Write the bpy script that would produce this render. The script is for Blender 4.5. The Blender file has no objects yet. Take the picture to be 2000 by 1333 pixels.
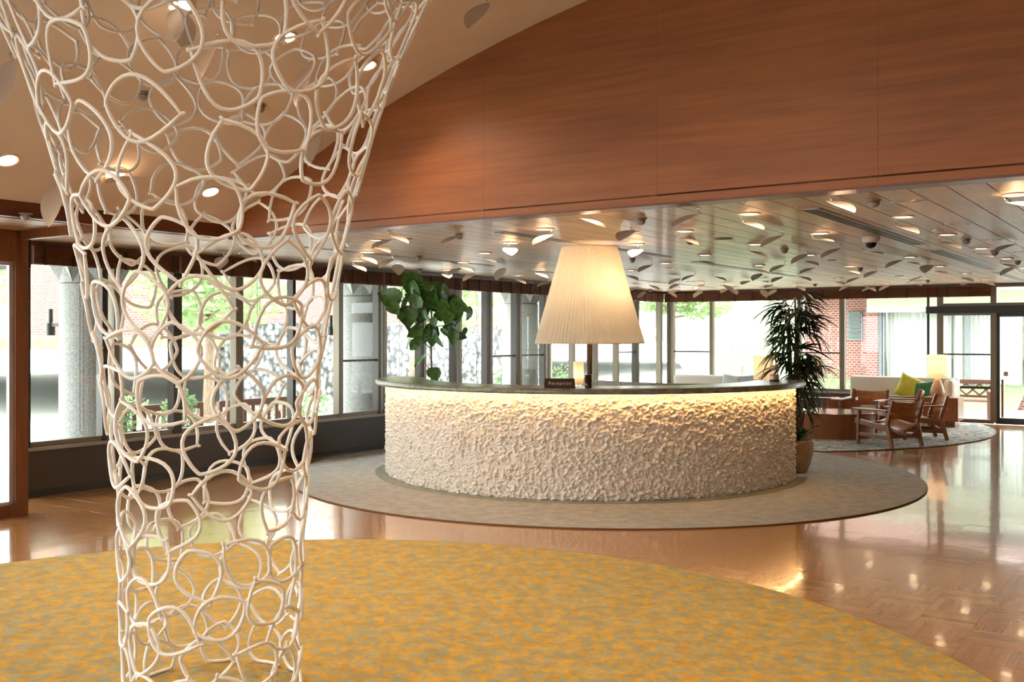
import bpy, math, random
import numpy as np
from mathutils import Vector, Matrix, noise as mnoise
random.seed(7); rng = np.random.default_rng(7)
PI = math.pi
S = bpy.context.scene
C = S.collection

# ------------------------------------------------------------------ camera
F, HE, HY = 1950.0, 1.6, 654.0            # focal length in px of a 2000 px wide frame, eye height, horizon row
cam = bpy.data.cameras.new('camera'); cam.sensor_width = 36; cam.lens = 36*F/2000
cam.shift_y = -(666.5-HY)/2000; cam.clip_end = 300
co = bpy.data.objects.new('camera', cam); C.objects.link(co)
co.location = (0, 0, HE); co.rotation_euler = (PI/2, 0, 0); S.camera = co

# ------------------------------------------------------------------ world, sun, exposure
W = bpy.data.worlds.new('world'); S.world = W; W.use_nodes = True
bg = W.node_tree.nodes['Background']; bg.inputs[0].default_value = (.93, .98, 1, 1); bg.inputs[1].default_value = 10.0
sun = bpy.data.lights.new('sun', 'SUN'); sun.energy = 3; sun.angle = .03; sun.color = (1, .96, .88)
so = bpy.data.objects.new('sun', sun); C.objects.link(so); so.rotation_euler = (math.radians(32), 0, math.radians(150)); so.location = (0, 30, 30)
S.cycles.max_bounces = 5; S.cycles.diffuse_bounces = 3; S.cycles.adaptive_threshold = .02; S.cycles.glossy_bounces = 2; S.cycles.transmission_bounces = 4; S.cycles.transparent_max_bounces = 12
S.view_settings.view_transform = 'Standard'; S.view_settings.look = 'None'
S.view_settings.exposure = 0.54; S.view_settings.gamma = 1; S.view_settings.use_curve_mapping = False

# ------------------------------------------------------------------ frames
TH = math.radians(-34.3)                  # the room is turned against the camera: local x = v (right), local y = u (away)
CT, ST = math.cos(TH), math.sin(TH)
def P(u, v, z=0.): return Vector((CT*v - ST*u, ST*v + CT*u, z))
def UV(X, Y): return (-ST*X + CT*Y, CT*X + ST*Y)     # u, v
ZC = 2.52                                  # low timber ceiling
VL, UF, VF, UE = -9.4, 6.14, -7.35, 19.6   # window wall, timber gable, side of the vault, far wall
def fl(x, y, Z=0.): Y = F*(HE-Z)/(y-HY); return Vector(((x-1000)/F*Y, Y, Z))
def ce(x, y, Z=ZC): return fl(x, y, Z)
def at(x, y, Y): return Vector(((x-1000)/F*Y, Y, HE+(HY-y)/F*Y))
def vz(v): return -8.8 + math.sqrt(max(0, 169-(v+1.1)**2))
def vault(x, y):
    lo, hi = .5, 14.
    for _ in range(60):
        m = .5*(lo+hi); p = at(x, y, m)
        if p.z < vz(UV(p.x, p.y)[1]): lo = m
        else: hi = m
    return at(x, y, lo)

# ------------------------------------------------------------------ mesh helpers
class MB:
    def __init__(s): s.v = []; s.f = []; s.uv = None
    def add(s, vs, fs):
        o = len(s.v); s.v += [tuple(p) for p in vs]; s.f += [[i+o for i in f] for f in fs]; return s
    def box(s, x0, x1, y0, y1, z0, z1):
        return s.add([(x0,y0,z0),(x1,y0,z0),(x1,y1,z0),(x0,y1,z0),(x0,y0,z1),(x1,y0,z1),(x1,y1,z1),(x0,y1,z1)],
            [(0,3,2,1),(4,5,6,7),(0,1,5,4),(1,2,6,5),(2,3,7,6),(3,0,4,7)])
    def beam(s, p, q, w, h, side=None, w2=None, h2=None):
        p, q = Vector(p), Vector(q); d = (q-p).normalized()
        a = Vector(side) if side else (Vector((0,0,1)).cross(d) if abs(d.z) < .98 else Vector((1,0,0)))
        a = (a - d*a.dot(d)).normalized(); b = d.cross(a); w2 = w2 or w; h2 = h2 or h
        vs = [p+a*sx*w/2+b*sy*h/2 for sx, sy in ((-1,-1),(1,-1),(1,1),(-1,1))] + [q+a*sx*w2/2+b*sy*h2/2 for sx, sy in ((-1,-1),(1,-1),(1,1),(-1,1))]
        return s.add(vs, [(0,3,2,1),(4,5,6,7),(0,1,5,4),(1,2,6,5),(2,3,7,6),(3,0,4,7)])
    def tube(s, pts, r, n=6, closed=False):
        pts = [Vector(p) for p in pts]; m = len(pts); rs = r if isinstance(r, (list, tuple)) else [r]*m
        T = []
        for i in range(m):
            a = pts[(i-1) % m] if (closed or i > 0) else pts[i]; b = pts[(i+1) % m] if (closed or i < m-1) else pts[i]
            T.append((b-a).normalized())
        N = T[0].orthogonal().normalized(); vs = []
        for i in range(m):
            N = (N - T[i]*N.dot(T[i])); N = N.normalized() if N.length > 1e-6 else T[i].orthogonal().normalized()
            B = T[i].cross(N)
            vs += [pts[i] + (N*math.cos(2*PI*k/n) + B*math.sin(2*PI*k/n))*rs[i] for k in range(n)]
        fs = []
        for i in range(m if closed else m-1):
            j = (i+1) % m
            for k in range(n): fs.append((i*n+k, i*n+(k+1) % n, j*n+(k+1) % n, j*n+k))
        if not closed: fs += [tuple(range(n))[::-1], tuple((m-1)*n+k for k in range(n))]
        return s.add(vs, fs)
    def lathe(s, prof, n=32, cx=0, cy=0, wob=None):
        vs = []; m = len(prof)
        for i in range(n):
            a = 2*PI*i/n
            for (r, z) in prof:
                rr = r if wob is None else r*(1+wob(i))
                vs.append((cx+rr*math.cos(a), cy+rr*math.sin(a), z))
        fs = []
        for i in range(n):
            j = (i+1) % n
            for k in range(m-1): fs.append((i*m+k, j*m+k, j*m+k+1, i*m+k+1))
        return s.add(vs, fs)
    def disc(s, r, z, n=32, cx=0, cy=0): return s.add([(cx+r*math.cos(2*PI*i/n), cy+r*math.sin(2*PI*i/n), z) for i in range(n)], [tuple(range(n))])
    def prism(s, poly, z0, z1):
        n = len(poly)
        return s.add([(x,y,z0) for x, y in poly]+[(x,y,z1) for x, y in poly], [tuple(range(n))[::-1], tuple(range(n,2*n))]+[(i,(i+1)%n,n+(i+1)%n,n+i) for i in range(n)])
    def ring(s, r0, r1, z0, z1, a0, a1, n=64):      # sector of a ring, angles in radians
        vs = []
        for i in range(n+1):
            a = a0+(a1-a0)*i/n; c, d = math.cos(a), math.sin(a)
            vs += [(r0*c,r0*d,z0),(r1*c,r1*d,z0),(r1*c,r1*d,z1),(r0*c,r0*d,z1)]
        fs = []
        for i in range(n):
            for k in range(4): fs.append((4*i+k, 4*i+(k+1)%4, 4*i+4+(k+1)%4, 4*i+4+k))
        return s.add(vs, fs+[(3,2,1,0),(4*n,4*n+1,4*n+2,4*n+3)])
    def grid(s, fn, nu, nv):
        vs = [fn(i/nu, j/nv) for i in range(nu+1) for j in range(nv+1)]
        return s.add(vs, [(i*(nv+1)+j, (i+1)*(nv+1)+j, (i+1)*(nv+1)+j+1, i*(nv+1)+j+1) for i in range(nu) for j in range(nv)])
    def mesh(s, name, smooth=False):
        me = bpy.data.meshes.new(name); me.from_pydata(s.v, [], s.f)
        if smooth: me.polygons.foreach_set('use_smooth', [True]*len(me.polygons))
        me.update(); return me
def obj(name, mb, mat, parent=None, loc=(0,0,0), rz=0., smooth=False, bev=0, solid=0, kind=None, sub=0):
    me = mb.mesh(name, smooth) if isinstance(mb, MB) else mb
    o = bpy.data.objects.new(name, me); C.objects.link(o); o.location = loc; o.rotation_euler = (0, 0, rz)
    if mat and not me.materials: me.materials.append(mat)
    if parent: o.parent = parent
    if solid: k = o.modifiers.new('solid', 'SOLIDIFY'); k.thickness = solid; k.offset = 0
    if sub: k = o.modifiers.new('sub', 'SUBSURF'); k.levels = k.render_levels = sub
    if bev: k = o.modifiers.new('bevel', 'BEVEL'); k.width = bev; k.segments = 2; k.limit_method = 'ANGLE'
    if kind: o['kind'] = kind
    return o
def tag(o, label, cat, group=None):
    o['label'] = label; o['category'] = cat
    if group: o['group'] = group
    return o
def thing(name, label, cat, loc=(0,0,0), rz=0., group=None):
    o = bpy.data.objects.new(name, None); C.objects.link(o); o.location = loc; o.rotation_euler = (0,0,rz); o.empty_display_size = .1
    return tag(o, label, cat, group)
def struct(name, mb, mat, rz=TH, **k): return obj(name, mb, mat, rz=rz, kind='structure', **k)
def lamp(kind, energy, col, loc, parent=None, **k):
    l = bpy.data.lights.new('lamp_light', kind); l.energy = energy; l.color = col
    for a, b in k.items(): setattr(l, a, b)
    o = bpy.data.objects.new('lamp_light', l); C.objects.link(o); o.location = loc
    if parent: o.parent = parent
    return o

# ------------------------------------------------------------------ materials
def M0(name, col=(.8,.8,.8), rough=.5, metal=0., coat=0., spec=.5):
    m = bpy.data.materials.new(name); m.use_nodes = True; b = m.node_tree.nodes['Principled BSDF']
    b.inputs['Base Color'].default_value = (*col, 1); b.inputs['Roughness'].default_value = rough; b.inputs['Metallic'].default_value = metal
    b.inputs['Coat Weight'].default_value = coat; b.inputs['Coat Roughness'].default_value = .08; b.inputs['Specular IOR Level'].default_value = spec
    return m
class N:
    def __init__(s, m): s.t = m.node_tree; s.b = s.t.nodes['Principled BSDF']
    def n(s, ty, **k):
        x = s.t.nodes.new(ty)
        for a, b in k.items():
            if a.startswith('i_'): x.inputs[a[2:].replace('_', ' ')].default_value = b
            else: setattr(x, a, b)
        return x
    def l(s, a, b): s.t.links.new(a, b)
    def vec(s, scale, rand=False, coord='Object', rot=(0,0,0)):
        tc = s.n('ShaderNodeTexCoord'); mp = s.n('ShaderNodeMapping'); mp.inputs['Scale'].default_value = scale; mp.inputs['Rotation'].default_value = rot
        src = tc.outputs[coord]
        if rand:
            oi = s.n('ShaderNodeObjectInfo'); mu = s.n('ShaderNodeMath', operation='MULTIPLY'); mu.inputs[1].default_value = 37.; s.l(oi.outputs['Random'], mu.inputs[0])
            ad = s.n('ShaderNodeVectorMath', operation='ADD'); s.l(src, ad.inputs[0]); s.l(mu.outputs[0], ad.inputs[1]); src = ad.outputs[0]
        s.l(src, mp.inputs['Vector']); return mp.outputs[0]
    def noise(s, vec, scale=1., detail=4., rough=.55, dist=0.):
        x = s.n('ShaderNodeTexNoise'); s.l(vec, x.inputs['Vector']); x.inputs['Scale'].default_value = scale; x.inputs['Detail'].default_value = detail; x.inputs['Roughness'].default_value = rough; x.inputs['Distortion'].default_value = dist
        return x.outputs['Fac']
    def ramp(s, fac, stops, const=False):
        x = s.n('ShaderNodeValToRGB'); e = x.color_ramp.elements
        if const: x.color_ramp.interpolation = 'CONSTANT'
        while len(e) < len(stops): e.new(.5)
        for k, (p, c) in zip(e, stops): k.position = p; k.color = (*c, 1)
        s.l(fac, x.inputs[0]); return x.outputs[0]
    def mix(s, fac, a, b, mode='MIX'):
        x = s.n('ShaderNodeMix', data_type='RGBA', blend_type=mode)
        for v, i in ((fac, 0), (a, 6), (b, 7)):
            if isinstance(v, (int, float)): x.inputs[i].default_value = v
            elif isinstance(v, tuple): x.inputs[i].default_value = (*v, 1)
            else: s.l(v, x.inputs[i])
        return x.outputs[2]
    def base(s, c): s.l(c, s.b.inputs['Base Color'])
    def bump(s, h, strength=.3, dist=.01):
        x = s.n('ShaderNodeBump'); x.inputs['Strength'].default_value = strength; x.inputs['Distance'].default_value = dist; s.l(h, x.inputs['Height']); s.l(x.outputs[0], s.b.inputs['Normal'])
def noisy(name, c1, c2, scale=8., rough=.6, bump=0., stretch=(1,1,1), rand=False, coat=0., metal=0., lo=.35, hi=.65, detail=2.5, bd=.005, spec=.5):
    m = M0(name, c1, rough, metal, coat, spec); n = N(m); f = n.noise(n.vec(stretch, rand), scale, detail)
    n.base(n.ramp(f, [(lo, c1), (hi, c2)]))
    if bump: n.bump(f, bump, bd)
    return m
def wood(name, c1, c2, rough=.4, axis=1, fine=60., coat=0., rand=True, bump=.03, c3=None):
    m = M0(name, c1, rough, 0, coat); n = N(m); st = [fine, fine, fine]; st[axis] = fine/18
    f = n.noise(n.vec(tuple(st), rand), 1., 3., .6, .4); st2 = [3., 3., 3.]; st2[axis] = .5
    g = n.noise(n.vec(tuple(st2), rand), 1., 2.)
    col = n.ramp(f, [(.3, c1), (.7, c2)])
    if rand:
        oi = n.n('ShaderNodeObjectInfo'); col = n.mix(.55, col, n.ramp(oi.outputs['Random'], [(0, (.62,.62,.62)), (1, (1.2,1.2,1.2))]), 'MULTIPLY')
    col = n.mix(.5, col, n.ramp(g, [(.3, (.6,.6,.6)), (.7, (1.15,1.15,1.15))]), 'MULTIPLY')
    n.base(col)
    if bump: n.bump(f, bump, .003)
    return m
def emis(name, col, k, sampled=False):
    m = bpy.data.materials.new(name); m.use_nodes = True; b = m.node_tree.nodes['Principled BSDF']
    b.inputs['Base Color'].default_value = (*col, 1); b.inputs['Emission Color'].default_value = (*col, 1); b.inputs['Emission Strength'].default_value = k
    if not sampled: m.cycles.emission_sampling = 'NONE'      # its light comes from the lamp beside it
    return m
def translucent(name, col, f=.5):
    m = bpy.data.materials.new(name); m.use_nodes = True; t = m.node_tree; t.nodes.remove(t.nodes['Principled BSDF'])
    o = t.nodes['Material Output']; d = t.nodes.new('ShaderNodeBsdfDiffuse'); r = t.nodes.new('ShaderNodeBsdfTranslucent'); x = t.nodes.new('ShaderNodeMixShader')
    for k in (d, r): k.inputs[0].default_value = (*col, 1)
    x.inputs[0].default_value = f; t.links.new(d.outputs[0], x.inputs[1]); t.links.new(r.outputs[0], x.inputs[2]); t.links.new(x.outputs[0], o.inputs[0]); return m
def glass(name, tint=(.97,.99,.98), ior=1.25):
    m = bpy.data.materials.new(name); m.use_nodes = True; t = m.node_tree; t.nodes.remove(t.nodes['Principled BSDF'])
    o = t.nodes['Material Output']; d = t.nodes.new('ShaderNodeBsdfTransparent'); r = t.nodes.new('ShaderNodeBsdfGlossy'); x = t.nodes.new('ShaderNodeMixShader'); g = t.nodes.new('ShaderNodeNewGeometry'); dt = t.nodes.new('ShaderNodeVectorMath'); dt.operation = 'DOT_PRODUCT'
    def mth(op, a, b=None):
        k = t.nodes.new('ShaderNodeMath'); k.operation = op
        for i, q in enumerate((a, b)):
            if q is None: continue
            if isinstance(q, (int, float)): k.inputs[i].default_value = q
            else: t.links.new(q, k.inputs[i])
        return k.outputs[0]
    t.links.new(g.outputs['Normal'], dt.inputs[0]); t.links.new(g.outputs['Incoming'], dt.inputs[1]); f0 = ((ior-1)/(ior+1))**2
    sch = mth('ADD', mth('MULTIPLY', mth('POWER', mth('SUBTRACT', 1., mth('ABSOLUTE', dt.outputs['Value'])), 5.), .8), f0)
    d.inputs[0].default_value = (*tint, 1); r.inputs['Roughness'].default_value = .01
    t.links.new(sch, x.inputs[0]); t.links.new(d.outputs[0], x.inputs[1]); t.links.new(r.outputs[0], x.inputs[2]); t.links.new(x.outputs[0], o.inputs[0]); return m
m_plaster = noisy('vault_plaster', (.65,.55,.49), (.68,.58,.51), 3, .8)
m_fascia = wood('gable_wood', (.235,.068,.0135), (.32,.100,.023), .5, 0, 26., 0., False, .02)
m_darkwood = wood('dark_trim_wood', (.11,.033,.013), (.16,.05,.02), .35, 1, 40.)
m_doorwood = wood('door_wood', (.20,.062,.02), (.29,.095,.032), .35, 2, 40.)
m_plank = wood('ceiling_oak', (.47,.30,.18), (.63,.43,.27), .42, 1, 55., .08, True, .02)
m_plankbase = M0('ceiling_gap', (.03,.02,.015), .8)
m_parquet = M0('parquet', (.4,.17,.06), .16, 0, .6)
n = N(m_parquet); at_ = n.n('ShaderNodeAttribute', attribute_name='rnd'); oi = n.n('ShaderNodeObjectInfo')
ad = n.n('ShaderNodeMath', operation='ADD'); n.l(at_.outputs['Fac'], ad.inputs[0]); n.l(oi.outputs['Random'], ad.inputs[1]); fr = n.n('ShaderNodeMath', operation='FRACT'); n.l(ad.outputs[0], fr.inputs[0])
base_c = n.ramp(fr.outputs[0], [(0, (.36,.155,.050)), (.35, (.42,.19,.062)), (.7, (.47,.22,.076)), (1, (.39,.17,.054))])
uvn = n.n('ShaderNodeUVMap'); mp = n.n('ShaderNodeMapping'); mp.inputs['Scale'].default_value = (6, 70, 1); n.l(uvn.outputs[0], mp.inputs[0])
gr = n.noise(mp.outputs[0], 1., 4.); n.base(n.mix(.6, base_c, n.ramp(gr, [(.3, (.72,.72,.72)), (.7, (1.1,1.1,1.1))]), 'MULTIPLY'))
wv = n.noise(n.vec((5, 5, 5)), 1., 2.); n.bump(wv, .05, .02)
n.b.inputs['Coat Roughness'].default_value = .06
m_floorbase = M0('floor_joint', (.10,.04,.015), .5)
m_sillwall = M0('sill_panel', (.042,.028,.021), .45)
m_black = M0('black_metal', (.012,.011,.010), .4)
m_sill = M0('sill_top', (.30,.27,.23), .25)
m_bronze = M0('bronze_frame', (.17,.135,.095), .4, .4)
m_bronzed = M0('dark_bronze_frame', (.035,.026,.02), .4, .3)
m_glass = glass('window_glass')
m_blind = noisy('blind_slats', (.14,.050,.022), (.22,.082,.036), 30, .6, 0, (.2, 1, 6))
m_tape = M0('blind_tape', (.035,.014,.009), .7)
m_white = M0('white_metal', (.70,.61,.55), .4)
m_lattice = noisy('lattice_paint', (.86,.81,.77), (.90,.85,.80), 20, .45)
m_chrome = M0('chrome', (.7,.68,.65), .2, 1)
m_led = emis('downlight_glow', (1, .74, .45), 15)
m_stone = noisy('slab_stone', (.13,.125,.085), (.25,.235,.17), 14, .3, .05, detail=8)
m_relief = noisy('relief_plaster', (.68,.59,.50), (.76,.68,.59), 40, .75, .3, bd=.004)
m_strip = emis('led_strip', (1, .58, .23), 34, True)
m_leather = noisy('tan_leather', (.33,.115,.032), (.42,.155,.05), 12, .42)
m_chairwood = wood('chair_wood', (.22,.075,.026), (.31,.115,.045), .35, 2, 50.)
m_tablewood = wood('table_veneer', (.29,.088,.026), (.38,.125,.04), .3, 2, 30., .3)
m_fabric = noisy('sofa_fabric', (.55,.49,.43), (.63,.57,.51), 90, .9, .2)
m_fabric2 = noisy('booth_fabric', (.22,.18,.15), (.29,.245,.205), 90, .9, .2)
m_pot = noisy('pot_clay', (.33,.22,.12), (.42,.29,.17), 9, .6, .1)
m_soil = noisy('soil', (.02,.014,.009), (.05,.035,.02), 30, .9, .4)
m_leafg = noisy('fig_leaf', (.04,.115,.02), (.09,.21,.045), 6, .32, 0, rand=True)
m_palm = noisy('palm_leaf', (.012,.03,.009), (.03,.06,.016), 8, .4, rand=True)
m_bark = noisy('bark', (.14,.09,.055), (.26,.18,.12), 12, .85, .4, (6,6,1))
m_conc = noisy('concrete', (.27,.27,.25), (.44,.44,.42), 60, .9, .5, bd=.01)
m_gravel = noisy('gravel', (.50,.495,.47), (.62,.615,.59), 30, .95, .3)
m_grass = noisy('lawn', (.17,.20,.10), (.26,.29,.17), 14, .95, .4)
m_tree1 = translucent('tree_leaf', (.27,.36,.17), .5)
m_tree2 = translucent('shrub_leaf', (.18,.26,.12), .4)
m_bench = wood('bench_wood', (.14,.05,.032), (.20,.08,.05), .5, 0, 40.)
m_planter = noisy('planter_grey', (.09,.10,.095), (.13,.14,.135), 10, .7)
m_deck = noisy('dark_paving', (.05,.055,.06), (.09,.095,.10), 10, .4)
m_curtain = translucent('curtain', (.84,.85,.84), .35)
m_louver = M0('louver_grey', (.13,.16,.14), .5)
m_eave = M0('eave_paint', (.48,.49,.39), .7)
m_greyframe = M0('grey_frame', (.20,.22,.24), .5)
def brickmat(name):
    m = M0(name, (.4,.1,.08), .85); n = N(m); tc = n.n('ShaderNodeTexCoord'); sp = n.n('ShaderNodeSeparateXYZ'); n.l(tc.outputs['Object'], sp.inputs[0])
    ad = n.n('ShaderNodeMath', operation='ADD'); n.l(sp.outputs[0], ad.inputs[0]); n.l(sp.outputs[1], ad.inputs[1])
    cb = n.n('ShaderNodeCombineXYZ'); n.l(ad.outputs[0], cb.inputs[0]); n.l(sp.outputs[2], cb.inputs[1])
    b = n.n('ShaderNodeTexBrick'); n.l(cb.outputs[0], b.inputs['Vector']); b.inputs['Scale'].default_value = 1
    b.inputs['Brick Width'].default_value = .12; b.inputs['Row Height'].default_value = .06; b.inputs['Mortar Size'].default_value = .008
    b.inputs['Color1'].default_value = (.24,.068,.05,1); b.inputs['Color2'].default_value = (.32,.105,.078,1); b.inputs['Mortar'].default_value = (.40,.35,.32,1)
    n.base(b.outputs['Color']); n.bump(b.outputs['Fac'], -.4, .01); return m
m_brick = brickmat('brickwork')
def rugmat(name, cols, sc=16., bump=.5):
    m = M0(name, cols[0], .95, spec=.1); n = N(m); v = n.vec((1,1,1))
    a = n.noise(v, sc, 1.5, .5, .9); c = n.noise(v, sc*.45, 2.); h = n.noise(v, 260., 2.)
    col = n.ramp(a, [(.40, cols[0]), (.52, cols[1]), (.60, cols[2])])
    col = n.mix(.5, col, n.ramp(c, [(.35, (.72,.72,.72)), (.65, (1.15,1.15,1.15))]), 'MULTIPLY')
    col = n.mix(.6, col, n.ramp(h, [(.3, (.6,.6,.6)), (.7, (1.2,1.2,1.2))]), 'MULTIPLY')
    n.base(col); n.bump(h, bump, .006); return m
m_rugy = rugmat('ochre_rug', [(.36,.33,.20), (.50,.32,.095), (.60,.345,.06)], 21.)
m_rugg = rugmat('grey_rug', [(.35,.38,.41), (.40,.39,.37), (.45,.36,.27)], 20.)
m_rugw = rugmat('pale_rug', [(.20,.27,.33), (.58,.58,.54), (.66,.62,.50)], 11.)

# ------------------------------------------------------------------ floor with parquet blocks
CX, CY = .90, 11.85; RUGC = (1.03, 11.72); RR = 3.55; YC = (-1.28, 4.24); YR = 3.5
TS = .29; NS = 6
floor = struct('floor', MB().box(VL-.05, 5.2, -6, UE+.05, -.2, -.012), m_floorbase)
def tile_faces(rot, rnd):
    vs, fs, uvs, rn = [], [], [], []; w = TS/NS; g = .0006; h = TS/2-g
    for k in range(NS):
        a0 = -TS/2+k*w+g*.5; a1 = a0+w-g; t = [rnd.uniform(-.00012, .00012) for _ in range(4)]; o = len(vs)
        q = [(a0,-h,t[0]), (a1,-h,t[1]), (a1,h,t[2]), (a0,h,t[3])]; q += [(x,y,-.012) for x, y, z in q]
        if rot: q = [(-y,x,z) for x, y, z in q]
        vs += q; r = rnd.random(); off = rnd.random()*9
        for f in ((0,1,2,3), (4,5,1,0), (5,6,2,1), (6,7,3,2), (7,4,0,3)):
            fs.append(tuple(i+o for i in f)); rn.append(r)
            uvs += [(off+(q[i][0] if rot else q[i][1]), off+(q[i][1] if rot else q[i][0])) for i in f]
    return vs, fs, uvs, rn
def fin(me, uvs, rn, mat):
    me.update(); ul = me.uv_layers.new(name='UVMap'); ul.data.foreach_set('uv', [c for p in uvs for c in p])
    a = me.attributes.new('rnd', 'FLOAT', 'FACE'); a.data.foreach_set('value', rn); me.materials.append(mat); return me
R1 = random.Random(3); variants = {0: [], 1: []}
for rot in (0, 1):
    for k in range(5):
        vs, fs, uvs, rn = tile_faces(rot, R1); me = bpy.data.meshes.new('parquet_block'); me.from_pydata(vs, [], fs); variants[rot].append((fin(me, uvs, rn, m_parquet), vs, fs, uvs, rn))
tiles = []
for i in range(int((5.2-VL)/TS)+1):
    for j in range(int((UE+6)/TS)+1):
        v = VL+TS*(i+.5); u = -6+TS*(j+.5)
        if v > 5.15 or u > UE-.1: continue
        p = P(u, v)
        if math.hypot(p.x-YC[0], p.y-YC[1]) < YR-.22 or math.hypot(p.x-RUGC[0], p.y-RUGC[1]) < RR-.22: continue
        x = 1000+F*p.x/p.y if p.y > .5 else -9999; seen = p.y > 4.3 and -20 < x < 2020
        tiles.append((0 if seen else 1, p.y if p.y > 0 else 99, u, v, (i+j) % 2))
tiles.sort(); bv, bf, bu, br = [], [], [], []
for k, (s_, d_, u, v, rot) in enumerate(tiles):
    var = variants[rot][R1.randrange(5)]; tx, ty = R1.gauss(0, .0016), R1.gauss(0, .0016)
    if k < 300:
        o = obj('parquet_block', var[0], None, floor, (v, u, .0)); o.rotation_euler = (tx, ty, 0)
    else:
        b = len(bv); bv += [(x+v, y+u, z + y*tx - x*ty) for x, y, z in var[1]]; bf += [tuple(q+b for q in f) for f in var[2]]; bu += var[3]; r = R1.random(); br += [(q+r) % 1 for q in var[4]]
me = bpy.data.meshes.new('parquet_field'); me.from_pydata(bv, [], bf); obj('parquet_field', fin(me, bu, br, m_parquet), None, floor, kind='stuff')

# ------------------------------------------------------------------ rugs
def circle(cx, cy, r, n=160): return [(cx+r*math.cos(2*PI*i/n), cy+r*math.sin(2*PI*i/n)) for i in range(n)]
def rug(name, poly, mat, edge, label, h=.012):
    cx = sum(p[0] for p in poly)/len(poly); cy = sum(p[1] for p in poly)/len(poly)
    t = thing(name, label, 'rug', (cx, cy, .0005)); q = [(x-cx, y-cy) for x, y in poly]
    obj('pile', MB().prism(q, 0, h), mat, t); obj('edge_binding', MB().tube([(x, y, h*.55) for x, y in q], h*.55, 6, True), edge, t, smooth=True); return t
rug('round_rug', circle(*YC, YR), m_rugy, M0('ochre_binding', (.30,.19,.06), .9), 'large round ochre and grey rug under the white lattice column')
rug('round_rug', circle(*RUGC, RR), m_rugg, M0('brown_binding', (.16,.08,.04), .9), 'round grey-beige rug under the curved reception desk')
lp = []
for (x, y) in circle(3.6, 18.3, 4.75, 200):
    u, v = UV(x, y); u = min(u, UE-.35); v = max(v, VL+1.2); p = P(u, v); x, y = p.x, p.y
    d = math.hypot(x-RUGC[0], y-RUGC[1])
    if d < RR+.10: x = RUGC[0]+(x-RUGC[0])/d*(RR+.10); y = RUGC[1]+(y-RUGC[1])/d*(RR+.10)
    if not lp or math.hypot(x-lp[-1][0], y-lp[-1][1]) > .02: lp.append((x, y))
rug('lounge_rug', lp, m_rugw, M0('dark_binding', (.12,.06,.03), .9), 'pale blue-grey flecked rug under the leather lounge chairs')

# ------------------------------------------------------------------ walls, gable, vault, ceiling
def wall(name, x0, x1, y0, y1, z0, z1, mat): return struct(name, MB().box(x0, x1, y0, y1, z0, z1), mat)
m_wallb = noisy('plain_wall', (.50,.38,.28), (.54,.41,.31), 3, .8)
struct('wall_back', MB().box(VL-.2, -6, -6.2, -6, -.2, 4.4).box(-2, 5.4, -6.2, -6, -.2, 4.4).box(-6, -2, -6.2, -6, -.2, .3).box(-6, -2, -6.2, -6, 2.4, 4.4), m_wallb)
wall('wall_right', 5.15, 5.35, -6, UE+.3, -.2, 4.4, m_wallb)
# vault: cylinder along u, springing from the side fascia
vb = MB(); nv = 48
for i in range(nv+1):
    v = VF-.02+(5.17-VF)*i/nv; vb.v += [(v, -6, vz(v)), (v, UF+.02, vz(v)), (v, UF+.02, vz(v)+.12), (v, -6, vz(v)+.12)]
for i in range(nv): vb.f += [[4*i+k, 4*i+(k+1) % 4, 4*i+4+(k+1) % 4, 4*i+4+k] for k in range(4)]
struct('ceiling', vb, m_plaster)
# timber gable in panels
gable = struct('wall_gable', MB().box(VF, 5.15, UF+.03, UF+.14, ZC-.02, 4.3), m_darkwood)
edges = [VF, -5.9, -4.45, -3.0, -1.55, -.1, 1.35, 2.8, 5.15]
for a, b in zip(edges, edges[1:]):
    g = .0006; a2, b2 = a+g, b-g; top = [(a2+(b2-a2)*k/10) for k in range(11)]
    poly = [(a2, ZC-.035), (b2, ZC-.035)] + [(v, vz(v)+.02) for v in reversed(top)]; k = len(poly)
    mb = MB().add([(v, UF, z) for v, z in poly]+[(v, UF+.03, z) for v, z in poly], [tuple(range(k)), tuple(range(k, 2*k))[::-1]]+[(i, k+i, k+(i+1) % k, (i+1) % k) for i in range(k)])
    obj('panel', mb, m_fascia, gable)
struct('trim_1', MB().box(VF, 5.15, UF-.006, UF+.16, ZC-.045, ZC-.03), m_darkwood)
struct('trim_2', MB().box(VF-.06, VF+.02, -6, UF+.02, ZC-.03, vz(VF)+.09), m_darkwood)
struct('trim_3', MB().box(VF-.28, VF-.255, -6, UF, ZC-.012, ZC+.01), m_black)
struct('roof_trim', MB().box(VL-.2, VF, -6, UE+.2, ZC+.03, ZC+.25).box(VF, 5.35, UF+.14, UE+.2, ZC+.03, ZC+.25), m_plankbase)
low = struct('ceiling_timber', MB().box(VL, VF-.0, -6, UF, ZC+.018, ZC+.03).box(VL, 5.15, UF, UE, ZC+.018, ZC+.03), m_plankbase)
PW = .226; meshes = {}
def plank(v, u0, u1):
    k = round(u1-u0, 3)
    if k not in meshes: meshes[k] = MB().box(-PW/2+.004, PW/2-.004, -k/2+.001, k/2-.001, 0, .018).mesh('plank')
    obj('plank', meshes[k], m_plank, low, (v, (u0+u1)/2, ZC))
Rp = random.Random(5); i = 0; v = VL+PW/2
while v < .6:
    u = UF+.005
    if v < VF: u = -6
    cuts = [u]; L0 = Rp.choice([.9, 1.7, 2.5])
    c = u+L0
    while c < UE-.6: cuts.append(c); c += 2.9
    cuts.append(UE)
    for a, b in zip(cuts, cuts[1:]): plank(v, a, b)
    v += PW
vv = MB()
while v < 5.1: vv.box(v-PW/2+.0022, v+PW/2-.0022, UF, UE, ZC, ZC+.018); v += PW
obj('plank_field', vv, m_plank, low, kind='stuff')

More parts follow.
